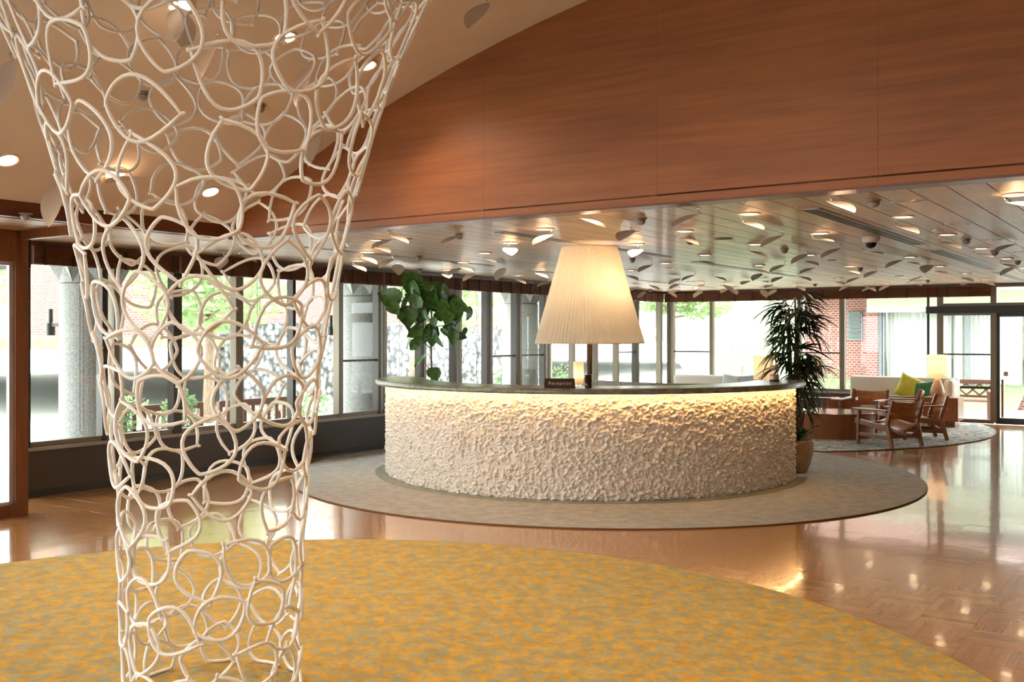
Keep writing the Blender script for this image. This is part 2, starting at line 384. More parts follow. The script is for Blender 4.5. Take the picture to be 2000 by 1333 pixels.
# window wall on the left: sill wall, frames
wl = wall('wall_left', VL-.2, VL, 5.3, UE, -.15, .46, m_sillwall)
struct('baseboard_left', MB().box(VL, VL+.012, 5.3, UE, 0, .07), m_black)
struct('trim_4', MB().box(VL-.2, VL+.05, 5.3, UE, .46, .49), m_sill)
wall('wall_left_rear', VL-.2, VL, -6, 1.5, -.15, .30, m_sillwall)
wf = wall('wall_far', VL-.2, -3.62, UE, UE+.2, -.15, .46, m_sillwall)
struct('baseboard_far', MB().box(VL, -3.62, UE-.012, UE, 0, .07), m_black)
struct('trim_5', MB().box(VL, -3.62, UE-.05, UE+.2, .46, .49), m_sill)
struct('trim_6', MB().box(VL-.2, VL+.01, 5.3, UE, ZC-.045, ZC+.03).box(VL, 5.15, UE-.01, UE+.2, ZC-.045, ZC+.03), m_darkwood)
wn = [0]
def window(a, b, wa, wb, axis, z0=.49, z1=ZC-.03, rail=None, dark=(0, 0), at0=None):
    """pane between a and b with stiles of width wa, wb; axis 'u' on the left wall, 'v' on the far wall"""
    wn[0] += 1; d0, d1 = (VL-.12, VL-.03) if axis == 'u' else (UE+.03, UE+.12)
    if at0 is not None: d0, d1 = at0-.045, at0+.045
    def bx(mb, p0, p1, e0, e1, q0, q1): return mb.box(e0, e1, p0, p1, q0, q1) if axis == 'u' else mb.box(p0, p1, e0, e1, q0, q1)
    fr = MB(); bx(fr, a, b, d0, d1, z0, z0+.05); bx(fr, a, b, d0, d1, z1-.04, z1)
    w = struct('window_%d' % wn[0], fr, m_bronze)
    for p0, p1, k in ((a-wa/2, a+wa/2, dark[0]), (b-wb/2, b+wb/2, dark[1])):
        if p1-p0 < .005: continue
        obj('mullion', bx(MB(), p0, p1, d0-.01, d1+.01, z0, z1), m_bronzed if k else m_bronze, w)
    mid = (d0+d1)/2; obj('pane', bx(MB(), a+wa/2, b-wb/2, mid-.003, mid+.003, z0+.05, z1-.04), m_glass, w)
    if rail: obj('rail', bx(MB(), a+wa/2, b-wb/2, mid-.02, mid+.02, rail-.014, rail+.014), m_bronzed, w)
    return w
def ul(x): r = (x-1000)/F; Y = VL/(CT*r+ST); return UV(r*Y, Y)[0]
def vat(x, D): r = (x-1000)/F; return D*(r*CT+ST)/(CT-r*ST)
def vfar(x): r = (x-1000)/F; return UE*(r*CT+ST)/(CT-r*ST)
lm = [(5.40,.06,1), (6.31,.20,0), (7.15,.11,1), (8.03,.11,0), (8.91,.05,1), (9.75,.08,0), (10.58,.18,1), (11.48,.14,0), (12.33,.19,1), (13.17,.17,0), (14.02,.18,0), (14.92,.22,1), (15.85,.07,0), (16.70,.09,0), (17.55,.08,0), (18.40,.14,1), (19.5,.1,0)]
rails = {5: 1, 9: 1, 10: 1, 14: 1}
for k, (u_, w_, d_) in enumerate(lm):
    if w_ > .12:        # two sash stiles side by side
        lm[k] = (u_-w_/2+.03, .06, 1); struct('trim_7', MB().box(VL-.13, VL-.02, u_+w_/2-.06, u_+w_/2, .49, ZC-.03), m_bronze)
for k in range(len(lm)-1):
    a, b = lm[k], lm[k+1]
    window(a[0], b[0], a[1], b[1] if k == len(lm)-2 else .0001, 'u', rail=1.245 if k in rails else None, dark=(a[2], b[2]))
for k in range(5): window(-6+1.5*k, -4.5+1.5*k, .08, .08 if k == 4 else .0001, 'u', .30)      # behind the camera
for k in range(3): window(-6+1.333*k, -4.667+1.333*k, .06, .06 if k == 2 else .0001, 'v', .30, 2.4, at0=-6.1)  # unseen back-wall windows, added to brighten the vault, gable and ochre rug
fm = [(VL+.1, .1, 0), (vfar(1309), .12, 0), (vfar(1388), .07, 0), (vfar(1560), .07, 0), (vfar(1644), .09, 0), (vfar(1838)-.02, .11, 0)]
for k in range(len(fm)-1):
    a, b = fm[k], fm[k+1]
    window(a[0], b[0], a[1], b[1] if k == len(fm)-2 else .0001, 'v', rail=1.24 if k in (1, 3) else None)
# door screen at the far right: side light, transom, sliding doors
va, vb_ = vfar(1838)+.035, vfar(1940)
zt0, zt1 = 1.99, 2.12
window(va, vb_, .0001, .10, 'v', .02, zt0, 1.24)
window(va, vb_, .0001, .10, 'v', zt1, ZC-.03)
window(vb_+.05, 1.2, .0001, .10, 'v', zt1, ZC-.03)
struct('trim_8', MB().box(vfar(1809), 5.1, UE-.03, UE+.15, zt0, zt1), m_black)
struct('trim_9', MB().box(va, vb_, UE+.04, UE+.11, .62, .665).box(va, vb_, UE+.04, UE+.11, .0, .06), m_black)
struct('trim_10', MB().box(vfar(1810), vfar(1814.5), UE+.02, UE+.06, .5, ZC-.03), m_black)
for k, (a, b) in enumerate(((vb_+.03, vb_+1.35), (vb_+1.36, vb_+2.7))):
    d = struct('door_%d' % (k+1), MB().box(a, a+.07, UE+.04, UE+.10, 0, zt0).box(b-.07, b, UE+.04, UE+.10, 0, zt0).box(a, b, UE+.04, UE+.10, 0, .11).box(a, b, UE+.04, UE+.10, zt0-.07, zt0), m_black)
    obj('pane', MB().box(a+.07, b-.07, UE+.067, UE+.073, .11, zt0-.07), m_glass, d)
    obj('handle', MB().box(a+.10, a+.135, UE+.0, UE+.03, .12, .80).box(a+.10, a+.135, UE+.03, UE+.05, .2, .24).box(a+.10, a+.135, UE+.03, UE+.05, .62, .66), m_doorwood, d)
    obj('sticker', MB().box(a+.13, a+.20, UE+.060, UE+.0665, .86, .94), M0('sticker', (.42,.25,.22), .6), d)
wall('wall_far_right', vb_+2.75, 5.15, UE, UE+.2, -.15, ZC, m_wallb)
# timber-framed glass screen of the vestibule on the left edge
sv = -8.62
d = struct('door_3', MB().box(sv-.05, sv+.05, 4.80, 4.92, 0, ZC).box(sv-.05, sv+.05, 3.0, 3.12, 0, ZC).box(sv-.05, sv+.05, 3.0, 4.86, 2.24, ZC).box(sv-.045, sv+.045, 3.1, 4.82, 0, .10), m_doorwood, bev=.004)
obj('sash', MB().box(sv-.02, sv+.02, 4.76, 4.80, .10, 2.24).box(sv-.02, sv+.02, 3.12, 3.16, .10, 2.24).box(sv-.02, sv+.02, 3.12, 4.8, .10, .13).box(sv-.02, sv+.02, 3.12, 4.8, 2.21, 2.24), M0('aluminium', (.6,.58,.54), .35, .6), d)
obj('pane', MB().box(sv-.003, sv+.003, 3.16, 4.76, .13, 2.21), m_glass, d)
struct('trim_11', MB().box(sv+.05, VF-.06, 4.84, 4.9, 2.44, ZC), m_doorwood)
struct('trim_12', MB().box(VL-.1, sv-.05, 4.95, 5.0, 2.2, ZC).box(VL-.1, VL-.05, 5.31, 5.37, 0, ZC), m_bronzed)
window(1.5, 3.06, .05, .05, 'u', .02, ZC, at0=sv)
# chrome finial hook at the fascia joint, linear air slots
def slot(x0, y0, x1, y1, w, label):
    a, b = ce(x0, y0), ce(x1, y1); ua, v0 = UV(a.x, a.y); ub, v1 = UV(b.x, b.y); v0 = (v0+v1)/2
    c = P((ua+ub)/2, v0, ZC); L = abs(ub-ua); t = thing('linear_vent', label, 'vent', c, TH, 'linear air vents in the timber ceiling')
    h = .008; w2 = w/2
    obj('frame', MB().box(-w2, -w2+.018, -L/2, L/2, -h, 0).box(w2-.018, w2, -L/2, L/2, -h, 0).box(-w2, w2, -L/2, -L/2+.02, -h, 0).box(-w2, w2, L/2-.02, L/2, -h, 0), M0('vent_frame', (.45,.42,.38), .4), t)
    obj('slot', MB().box(-w2+.018, w2-.018, -L/2+.02, L/2-.02, -.003, -.001), m_black, t)
    for k in (-1, 0, 1): obj('fin', MB().box(k*w/6-.004, k*w/6+.004, -L/2+.02, L/2-.02, -.007, -.003), M0('vent_fin', (.25,.27,.25), .4), t)
slot(968, 453.5, 1310, 501.5, .10, 'long dark linear vent passing above the big pleated lampshade')
slot(1574, 408, 1796, 477, .15, 'wide linear vent nearest the timber gable, left of the dome camera')
slot(1820, 489.5, 1937, 525, .15, 'linear vent in line above the leather chairs')
slot(600, 482, 955, 519.5, .06, 'thin dark linear vent above the potted fig tree')
slot(1358, 511, 1548, 540, .08, 'thin linear vent between big lampshade and palm')
slot(1030, 528, 1082, 532.8, .08, 'short thin vent just left of the big lampshade')
slot(1948, 532, 1998, 548, .14, 'linear vent closest to the glass door')
slot(1245, 548, 1400, 562, .08, 'faint linear vent close to the far window corner')

# ------------------------------------------------------------------ rolled bamboo blinds
ORD = ['first','second','third','fourth','fifth','sixth','seventh','eighth','ninth','tenth','eleventh','twelfth','thirteenth','fourteenth','fifteenth','sixteenth']
def blind(c, L, rz, label, step, cords, hz=.185):
    t = thing('bamboo_blind', label, 'blind', (c[0], c[1], ZC-.047), rz, 'folded bamboo blinds along the windows')
    mb = MB(); ns = 16; prof = [(0, 0)]
    for k in range(ns):
        z0 = -hz*k/ns; z1 = -hz*(k+1)/ns; prof += [(.052, z0-.001), (.062, (z0+z1)/2), (.052, z1+.001)]
    prof += [(0, -hz)]; k = len(prof)
    mb.add([(-L/2, -y, z) for y, z in prof]+[(L/2, -y, z) for y, z in prof], [tuple(range(k)), tuple(range(k, 2*k))[::-1]]+[(i, i+1, k+i+1, k+i) for i in range(k-1)])
    obj('slat_stack', mb, m_blind, t); x = -L/2+step*.4
    while x < L/2-.05: obj('tape', MB().box(x-.012, x+.012, -.067, -.05, -hz-.002, 0), m_tape, t); x += step
    for x, ln in cords:
        obj('cord', MB().tube([(x, -.05, -hz), (x, -.05, -ln), (x+.02, -.05, -ln-.04), (x+.04, -.05, -ln), (x+.04, -.05, -hz)], .0025, 4), m_tape, t)
for k, (a, b, c, lab) in enumerate(((5.42, 7.1, [(-.35, 1.85)], 'brown bamboo blind folded up at the left, behind the lattice column top'),
        (7.15, 9.73, [(-.2, 1.2)], 'brown bamboo blind folded up above the outdoor bench'),
        (9.78, 10.5, [], 'short brown bamboo blind in front of the concrete column beside fig tree'),
        (10.55, 12.28, [(-.55, 1.6)], 'brown bamboo blind folded up directly above the fig tree'),
        (12.36, 14.86, [(-.9, 1.6)], 'brown bamboo blind folded up between fig tree and big lampshade'),
        (14.95, 17.2, [(.2, 1.6)], 'brown bamboo blind mostly hidden behind the big lampshade'),
        (17.25, 19.45, [], 'brown bamboo blind at the corner right of the big lampshade'))):
    p = P((a+b)/2, VL+.0, 0); blind((p.x, p.y), b-a, TH+PI/2, lab, .30, c)
for k, (x0, x1, c, lab) in enumerate(((1300, 1640, [(.35, 1.5), (1.2, 1.5)], 'long brown bamboo blind behind the palm top on the far wall'),
        (1643, 1832, [(-.9, 1.5)], 'brown bamboo blind above the beige sofa on the far wall'),
        (1835, 1938, [], 'short brown bamboo blind next to the glass door'))):
    a, b = vfar(x0), vfar(x1); p = P(UE, (a+b)/2, 0); blind((p.x, p.y), b-a, TH, lab, .36, c)

# ------------------------------------------------------------------ reception desk
def perlin(x, y, z):
    return np.array([mnoise.noise((a, b, c)) for a, b, c in zip(x, y, z)])
desk = thing('reception_desk', 'curved reception desk with rough plaster relief front and stone top', 'reception desk', (CX, CY, .0125))
A0, A1 = math.radians(176), math.radians(341); RB, ZT = 2.37, 1.02
na, nz = 1400, 210
aa = np.linspace(A0, A1, na+1); zz = np.linspace(0.0, ZT, nz+1); AA, ZZ = np.meshgrid(aa, zz, indexing='ij'); a_, z_ = AA.ravel(), ZZ.ravel()
px, py, pz = a_*RB, z_, np.zeros_like(z_)
w1 = perlin(px*9, py*9, pz+3); w2 = perlin(px*9+40, py*9, pz+8)
h1 = perlin((px+.03*w1)*23, (py+.03*w2)*28, pz+1.3); h2 = perlin((px+.025*w2)*35+9, (py+.025*w1)*43, pz+5.1); h3 = perlin(px*60, py*66, pz+9.7)
hh = np.tanh(h1*3.2)*.007 + np.tanh(h2*3.5)*.0075 + np.maximum(0, h1+h2-.15)*.010 + h3*.006
rr = RB + hh - .008*np.exp(-((ZZ.ravel())/.012)**2)
V = np.stack([rr*np.cos(a_), rr*np.sin(a_), z_], 1)
idx = np.arange((na+1)*(nz+1)).reshape(na+1, nz+1); Fq = np.stack([idx[:-1,:-1], idx[1:,:-1], idx[1:,1:], idx[:-1,1:]], -1).reshape(-1, 4)
me = bpy.data.meshes.new('relief_front'); me.vertices.add(len(V)); me.vertices.foreach_set('co', V.ravel()); me.loops.add(Fq.size); me.loops.foreach_set('vertex_index', Fq.ravel().astype(np.int32))
me.polygons.add(len(Fq)); me.polygons.foreach_set('loop_start', np.arange(0, Fq.size, 4, dtype=np.int32)); me.polygons.foreach_set('use_smooth', np.ones(len(Fq), dtype=bool)); me.update(calc_edges=True)
rf = obj('relief_front', me, m_relief, desk); rf['label'] = 'rough cream plaster relief'
obj('desk_body', MB().ring(1.98, RB-.035, 0, ZT, A0+.004, A1-.004, 72).ring(RB-.036, RB-.002, 0, ZT, A0, A0+.006, 1).ring(RB-.036, RB-.002, 0, ZT, A1-.006, A1, 1), m_chairwood, desk)
obj('base_ring', MB().ring(2.0, 2.50, .0006, .005, A0-.02, A1+.03, 90), m_stone, desk)
# stone top with rounded lip
lip = []
B0, B1 = math.radians(172), math.radians(345); nn = 110; prof = [(0, 0), (-.0, .03), (.02, .058)]
mb = MB()
for i in range(nn+1):
    a = B0+(B1-B0)*i/nn; e = min(i, nn-i)/nn*(B1-B0)*2.4; t = min(1, e/.34); t = math.sqrt(max(0, 1-(1-t)**2))
    ri, ro = 1.93, 2.50; rm = ri+.30 if i < nn/2 else ro-.22; ri2, ro2 = rm+(ri-rm)*max(t,.06), rm+(ro-rm)*max(t,.06)
    pts = [(ri2, ZT), (ri2, ZT+.058), (ro2-.022, ZT+.060), (ro2-.008, ZT+.055), (ro2, ZT+.036), (ro2, ZT+.022), (ro2-.008, ZT+.004), (ro2-.02, ZT)]
    mb.v += [(r*math.cos(a), r*math.sin(a), z) for r, z in pts]
k = 8
for i in range(nn): mb.f += [[i*k+j, i*k+(j+1) % k, (i+1)*k+(j+1) % k, (i+1)*k+j] for j in range(k)]
mb.f += [list(range(k))[::-1], [nn*k+j for j in range(k)]]
top = obj('stone_top', mb, m_stone, desk, smooth=False); top['label'] = 'grey-green stone desktop with rounded lip'
obj('light_strip', MB().ring(2.428, 2.450, ZT-.003, ZT-.0005, A0+.12, A1-.03, 90), m_strip, desk)
DT = .0125+ZT+.06
# ------------------------------------------------------------------ things on and behind the desk
def text_mesh(body, size, mat, sp=1.0):
    cu = bpy.data.curves.new('lettering', 'FONT'); cu.body = body; cu.size = size; cu.extrude = .0006; cu.align_x = 'CENTER'; cu.align_y = 'CENTER'; cu.space_character = sp; cu.shear = .12; cu.resolution_u = 3
    o = bpy.data.objects.new('tmp', cu); C.objects.link(o); dg = bpy.context.evaluated_depsgraph_get(); me = bpy.data.meshes.new_from_object(o.evaluated_get(dg)); bpy.data.objects.remove(o)
    me.materials.clear(); me.materials.append(mat); return me
sp = fl(1096, 761.5, DT)
sp.y = 9.475; sg = thing('reception_sign', 'small dark brown tent sign reading Reception on the desk', 'sign', sp, math.radians(-2))
m_sign = M0('sign_brown', (.045,.022,.013), .4); w2, h2 = .147, .092
obj('sign_board', MB().add([(-w2,-.035,0),(w2,-.035,0),(w2-.006,-.006,h2),(-w2+.006,-.006,h2),(-w2,-.029,0),(w2,-.029,0),(w2-.006,0,h2),(-w2+.006,0,h2)], [(0,1,2,3),(7,6,5,4),(0,4,5,1),(1,5,6,2),(2,6,7,3),(3,7,4,0)])
    .add([(-w2,.035,0),(w2,.035,0),(w2-.006,.0,h2),(-w2+.006,.0,h2),(-w2,.029,0),(w2,.029,0),(w2-.006,-.004,h2),(-w2+.006,-.004,h2)], [(3,2,1,0),(4,5,6,7),(1,5,4,0),(2,6,5,1),(3,7,6,2),(0,4,7,3)]), m_sign, sg)
tm = text_mesh('Reception', .046, M0('sign_letters', (.75,.62,.52), .5), 1.16); lt = obj('lettering', tm, None, sg, (0, -.0225, .046)); lt.rotation_euler = (math.radians(72.5), 0, 0)
# big floor lamp with pleated shade
LP = Vector((.778, 10.02, 0)); lamp_t = thing('floor_lamp', 'huge cream pleated lampshade on a dark pole behind the desk', 'lamp', (LP.x, LP.y, .0125))
m_shade = translucent('pleated_shade', (.88,.80,.68), .55)
zs0, zs1, r0, r1 = 1.503, 2.462, .545, .275; nP = 340; mb = MB()
for i in range(nP):
    a = 2*PI*i/nP; wv_ = (.005 if i % 2 else -.003)+.0015*math.sin(i*1.7)
    for k in range(9):
        t = k/8; r = r0+(r1-r0)*t+wv_; mb.v.append((r*math.cos(a), r*math.sin(a), zs0+(zs1-zs0)*t))
for i in range(nP):
    j = (i+1) % nP; mb.f += [[i*9+k, j*9+k, j*9+k+1, i*9+k+1] for k in range(8)]
obj('shade', mb, m_shade, lamp_t, smooth=False)
obj('shade_ring', MB().tube([(r0*math.cos(2*PI*i/72), r0*math.sin(2*PI*i/72), zs0) for i in range(72)], .006, 5, True).tube([(r1*math.cos(2*PI*i/60), r1*math.sin(2*PI*i/60), zs1) for i in range(60)], .005, 5, True), M0('shade_trim', (.72,.58,.44), .7), lamp_t)
obj('pole', MB().lathe([(.0,1.95),(.029,1.95),(.029,.05),(.0,.05)], 20), M0('pole_brown', (.09,.05,.03), .25, .5), lamp_t, smooth=True)
obj('base', MB().lathe([(0,.05),(.13,.05),(.15,.03),(.15,0),(0,0)], 32), m_bronzed, lamp_t)
obj('bulb', MB().lathe([(0,1.93),(.03,1.95),(.05,2.0),(.04,2.05),(0,2.07)], 16), emis('bulb_warm', (1,.8,.55), 12), lamp_t, smooth=True)
obj('spider', MB().tube([(-.4,0,1.93),(.4,0,1.93)], .005, 5).tube([(0,-.4,1.93),(0,.4,1.93)], .005, 5), m_bronzed, lamp_t)
for q, e in ((( .12, -.10, 2.0), 4.6), ((0, 0, 2.2), 2.0)): lamp('POINT', e, (1, .70, .40), q, lamp_t, shadow_soft_size=.06)
# dark glass tumbler by the pole
bt = thing('glass_vase', 'small smoky glass cylinder on desk beside the lamp pole', 'vase', fl(1149, 758.6, DT))
obj('body', MB().lathe([(0,.0),(.032,.0),(.034,.01),(.034,.13),(.031,.13),(.031,.012),(0,.012)], 24), glass('smoky_glass', (.45,.40,.36), 1.5), bt, smooth=True)
obj('rim', MB().tube([(.0325*math.cos(2*PI*i/24), .0325*math.sin(2*PI*i/24), .13) for i in range(24)], .002, 4, True), m_chrome, bt)
# oil lantern
ol = thing('oil_lantern', 'glass oil lantern with pinkish metal base at right end of desk', 'lantern', (2.87, 10.92, DT))
m_copper = M0('copper_pink', (.42,.30,.26), .35, .5); k = .5
obj('foot', MB().lathe([(0,0),(.052,0),(.054,.012),(0,.012)], 24), m_black, ol, smooth=True)
obj('fuel_well', MB().lathe([(0,.012),(.050,.012),(.051,.02),(.051,.066),(.047,.072),(0,.072)], 24), m_copper, ol, smooth=True)
for q in range(3):
    a = q*2.1; obj('post', MB().tube([(.038*math.cos(a),.038*math.sin(a),.07),(.038*math.cos(a),.038*math.sin(a),.125)], .004, 6), m_copper, ol)
obj('burner', MB().lathe([(0,.12),(.050,.12),(.050,.165),(.044,.17),(0,.17)], 24), m_copper, ol, smooth=True)
obj('chimney', MB().lathe([(.044,.17),(.046,.18),(.046,.30),(.0435,.30),(.0435,.18),(.0415,.17)], 28), glass('clear_glass', (.95,.95,.94), 1.35), ol, smooth=True)
obj('flame', MB().lathe([(0,.172),(.008,.185),(.009,.2),(.004,.22),(0,.235)], 10), emis('flame', (1,.62,.25), 10), ol, smooth=True)
# chair / screen hints inside the desk are not in view

# ------------------------------------------------------------------ potted plants
def heart_leaf(L, Wd):
    mb = MB(); n_ = 9
    for i in range(n_+1):
        t = i/n_; w = Wd*.5*(math.sin(PI*min(1, t**.62))**.8)*(1-.12*t); y = L*t; dz = -.12*L*t*t
        for k in (-1, -.5, 0, .5, 1): mb.v.append((w*k*(1.0), y-(.12*L*abs(k)*(1-t) if t < .25 else 0), dz+.10*Wd*abs(k)))
    for i in range(n_): mb.f += [[i*5+j, i*5+j+1, (i+1)*5+j+1, (i+1)*5+j] for j in range(4)]
    return mb
fb = Vector((-1.09, 13.3, .0145)); fig = thing('potted_fig_tree', 'tall fig tree with large round green leaves behind the desk', 'plant', fb)
obj('pot', MB().lathe([(0,0),(.16,0),(.22,.34),(.235,.36),(.21,.36),(.20,.31),(0,.31)], 32), m_pot, fig, smooth=True)
obj('soil', MB().disc(.20, .315, 24), m_soil, fig)
def fp(x, y, dy=0.): q = at(x, y, fb.y+dy); return q-fb
m_stem = M0('fig_stem', (.18,.11,.06), .7)
stems = [[(.0,0,.3), fp(845,757), fp(842,700), fp(843,650), fp(843,610), fp(848,590)], [fp(842,680), fp(830,672,.05), fp(815,664,.1)], [fp(843,625), fp(825,612,-.1), fp(805,590,-.15), fp(785,580,-.15)],
    [fp(843,640), fp(858,637,.1), fp(880,636,.12)], [fp(846,600), fp(858,590,.15), fp(868,575,.2)], [fp(843,615), fp(833,590,.1), fp(828,565,.1)], [fp(786,582,-.15), fp(785,567,-.16), fp(793,556,-.16)], [fp(845,735), fp(835,715,.06), fp(824,705,.1)], [fp(847,752), fp(850,742,-.05), fp(851,735,-.05)]]
for i, s_ in enumerate(stems): obj('stem' if i == 0 else 'branch', MB().tube(s_, [(.016 if i == 0 else .007)*(1-.5*k/len(s_)) for k in range(len(s_))], 6), m_stem, fig, smooth=True)
Rg = random.Random(5)
figl = [(803,558,34,-100,0),(758,580,36,160,0),(776,606,28,-95,1),(797,622,32,-85,0),(818,575,30,200,0),(835,563,24,120,1),(857,562,28,40,0),(872,574,26,-60,1),(845,592,36,-60,0),(832,604,30,-95,1),(822,620,24,-110,0),
    (893,602,26,-80,0),(908,600,28,-50,1),(880,598,26,-80,1),(874,618,30,-100,0),(891,615,28,-70,0),(858,620,16,-60,0),(848,632,16,-80,0),(838,650,26,-150,0),(825,655,24,200,1),(808,651,24,210,0),(818,642,20,120,1),(843,664,20,-60,0),
    (826,660,20,-120,0),(808,676,18,230,0),(858,667,22,-60,1),(880,650,26,-75,0),(892,648,20,-50,1),(885,662,20,-95,0),(798,672,18,240,1),(820,706,24,220,1),(844,667,18,-90,0),(848,726,20,30,0),(852,734,18,-80,0),(816,741,12,220,1),(846,748,20,-70,1),
    (786,598,26,-100,1),(866,585,22,-20,0),(852,575,22,100,1),(810,592,24,-130,0),(884,585,22,30,1),(835,620,20,-70,1),(862,600,20,-140,0),(802,582,22,150,1),(840,582,20,60,0)]
figl += [(x+Rg.uniform(-22,22), y+Rg.uniform(-14,16), max(14, s_*.8), a+Rg.uniform(-50,50), 1-e) for x, y, s_, a, e in figl if y < 690 and Rg.random() < .7]
lm_ = [heart_leaf(1, w).mesh('leaf', True) for w in (1.05, .95, .85)]
Rf = random.Random(11)
for k, (x, y, s_, ang, edge) in enumerate(figl):
    dy = Rf.uniform(-.28, .28); c = fp(x, y, dy); L = s_*1.28/F*fb.y; a = math.radians(ang); dirv = Vector((math.cos(a), Rf.uniform(-.35, .35), math.sin(a))).normalized()
    nrm = Vector((Rf.uniform(-.35,.35), -1, Rf.uniform(.0,.5))) if not edge else Vector((Rf.choice([-1,1]), -.35, .25)); nrm = (nrm-dirv*nrm.dot(dirv)).normalized(); sx = dirv.cross(nrm)
    o = obj('leaf', lm_[k % 3], m_leafg, fig); Mx = Matrix((sx, dirv, nrm)).transposed().to_4x4(); o.matrix_local = Matrix.Translation(c-dirv*L*.5) @ Mx @ Matrix.Scale(L, 4)
# palm in a clay pot beside the desk end
pb = Vector((3.26, 11.56, .0145)); palm = thing('potted_palm', 'dark slender-leaved potted palm at the right end of the desk', 'plant', pb)
obj('pot', MB().lathe([(0,0),(.13,0),(.15,.01),(.19,.10),(.22,.22),(.232,.34),(.235,.375),(.215,.375),(.21,.33),(0,.33)], 40), m_pot, palm, smooth=True)
obj('soil', MB().disc(.205, .335, 28), m_soil, palm)
Rq = random.Random(21)
def frond_mesh(R):
    mb = MB(); n_ = R.randint(7, 10)
    for k in range(n_):
        a = (k-(n_-1)/2)*.30+R.uniform(-.12,.12); L = R.uniform(.18,.31)*(1-.12*abs(k-(n_-1)/2)/n_); w = R.uniform(.010,.016); d = Vector((math.sin(a), math.cos(a), R.uniform(0,.18))); s_ = Vector((math.cos(a), -math.sin(a), .3)); drop = R.uniform(.45, 1.0); vs = []
        for j in range(6):
            t = j/5; c = d*L*t+Vector((0,0,-drop*L*t*t)); ww = w*math.sin(PI*(.12+.88*t*.98))**.6 if j < 5 else .001
            vs += [c-s_*ww, c+Vector((0,0,-ww*.25)), c+s_*ww]
        mb.add(vs, [(3*j+q, 3*j+q+1, 3*j+q+4, 3*j+q+3) for j in range(5) for q in (0, 1)])
    return mb.mesh('frond', True)
fms = [frond_mesh(Rq) for _ in range(9)]
canes = []
for k in range(7):
    a = Rq.uniform(0, 6.28); r = Rq.uniform(.0, .07); x0, y0 = r*math.cos(a)+.02, r*math.sin(a); h = [2.02, 1.9, 1.75, 1.55, 1.3, 1.0, .75][k]; pts = [(x0*(1+.3*t)+.02*math.sin(3*t+k), y0*(1+.3*t), .33+(h-.33)*t) for t in (0,.25,.5,.75,1)]
    obj('cane', MB().tube(pts, .013, 6), m_bark, palm, smooth=True); canes.append(pts)
obj('trunk', MB().tube([(.03,0,.33),(.03,.01,.8),(.035,.0,1.3),(.04,0,1.8)], [.035,.03,.028,.02], 8), m_bark, palm, smooth=True)
def frond(p0, az, el, ln, sc):
    d = Vector((math.cos(az)*math.cos(el), math.sin(az)*math.cos(el), math.sin(el))); p0 = Vector(p0); p1 = p0+d*ln; m_ = p0+d*ln*.5+Vector((0,0,.03))
    f = obj('frond', fms[Rq.randrange(9)], m_palm, palm); q = Vector((d.x, d.y, d.z-.25)).normalized(); s_ = q.cross(Vector((0,0,1))).normalized(); n_ = s_.cross(q)
    f.matrix_local = Matrix.Translation(p1) @ Matrix((s_, q, n_)).transposed().to_4x4() @ Matrix.Scale(sc, 4)
    obj('petiole', MB().tube([p0, m_, p1], .0035, 4), m_palm, palm)
for k in range(92):
    z = Rq.choice([Rq.uniform(1.55, 2.0), Rq.uniform(1.0, 1.9), Rq.uniform(.6, 1.4)]); wide = .11+.10*math.sin(PI*min(1, max(0, (z-.5)/1.5)))
    frond((.03+Rq.uniform(-.02,.02), Rq.uniform(-.02,.02), z), Rq.uniform(0, 6.28), Rq.uniform(-.1,.8), Rq.uniform(.06, .24), Rq.uniform(.8, 1.2))
for k in range(16):    # leafy undergrowth in the pot
    L = Rq.uniform(.10,.2); a = Rq.uniform(0,6.28); d = Vector((math.cos(a), math.sin(a), Rq.uniform(.3,1.2))).normalized(); s_ = d.cross(Vector((0,0,1))).normalized(); n_ = s_.cross(d)
    o = obj('leaf', lm_[2], m_leafg, palm); o.matrix_local = Matrix.Translation(Vector((.13*math.cos(a), .13*math.sin(a), .34+Rq.uniform(0,.1)))) @ Matrix((s_, d, n_)).transposed().to_4x4() @ Matrix.Scale(L, 4)

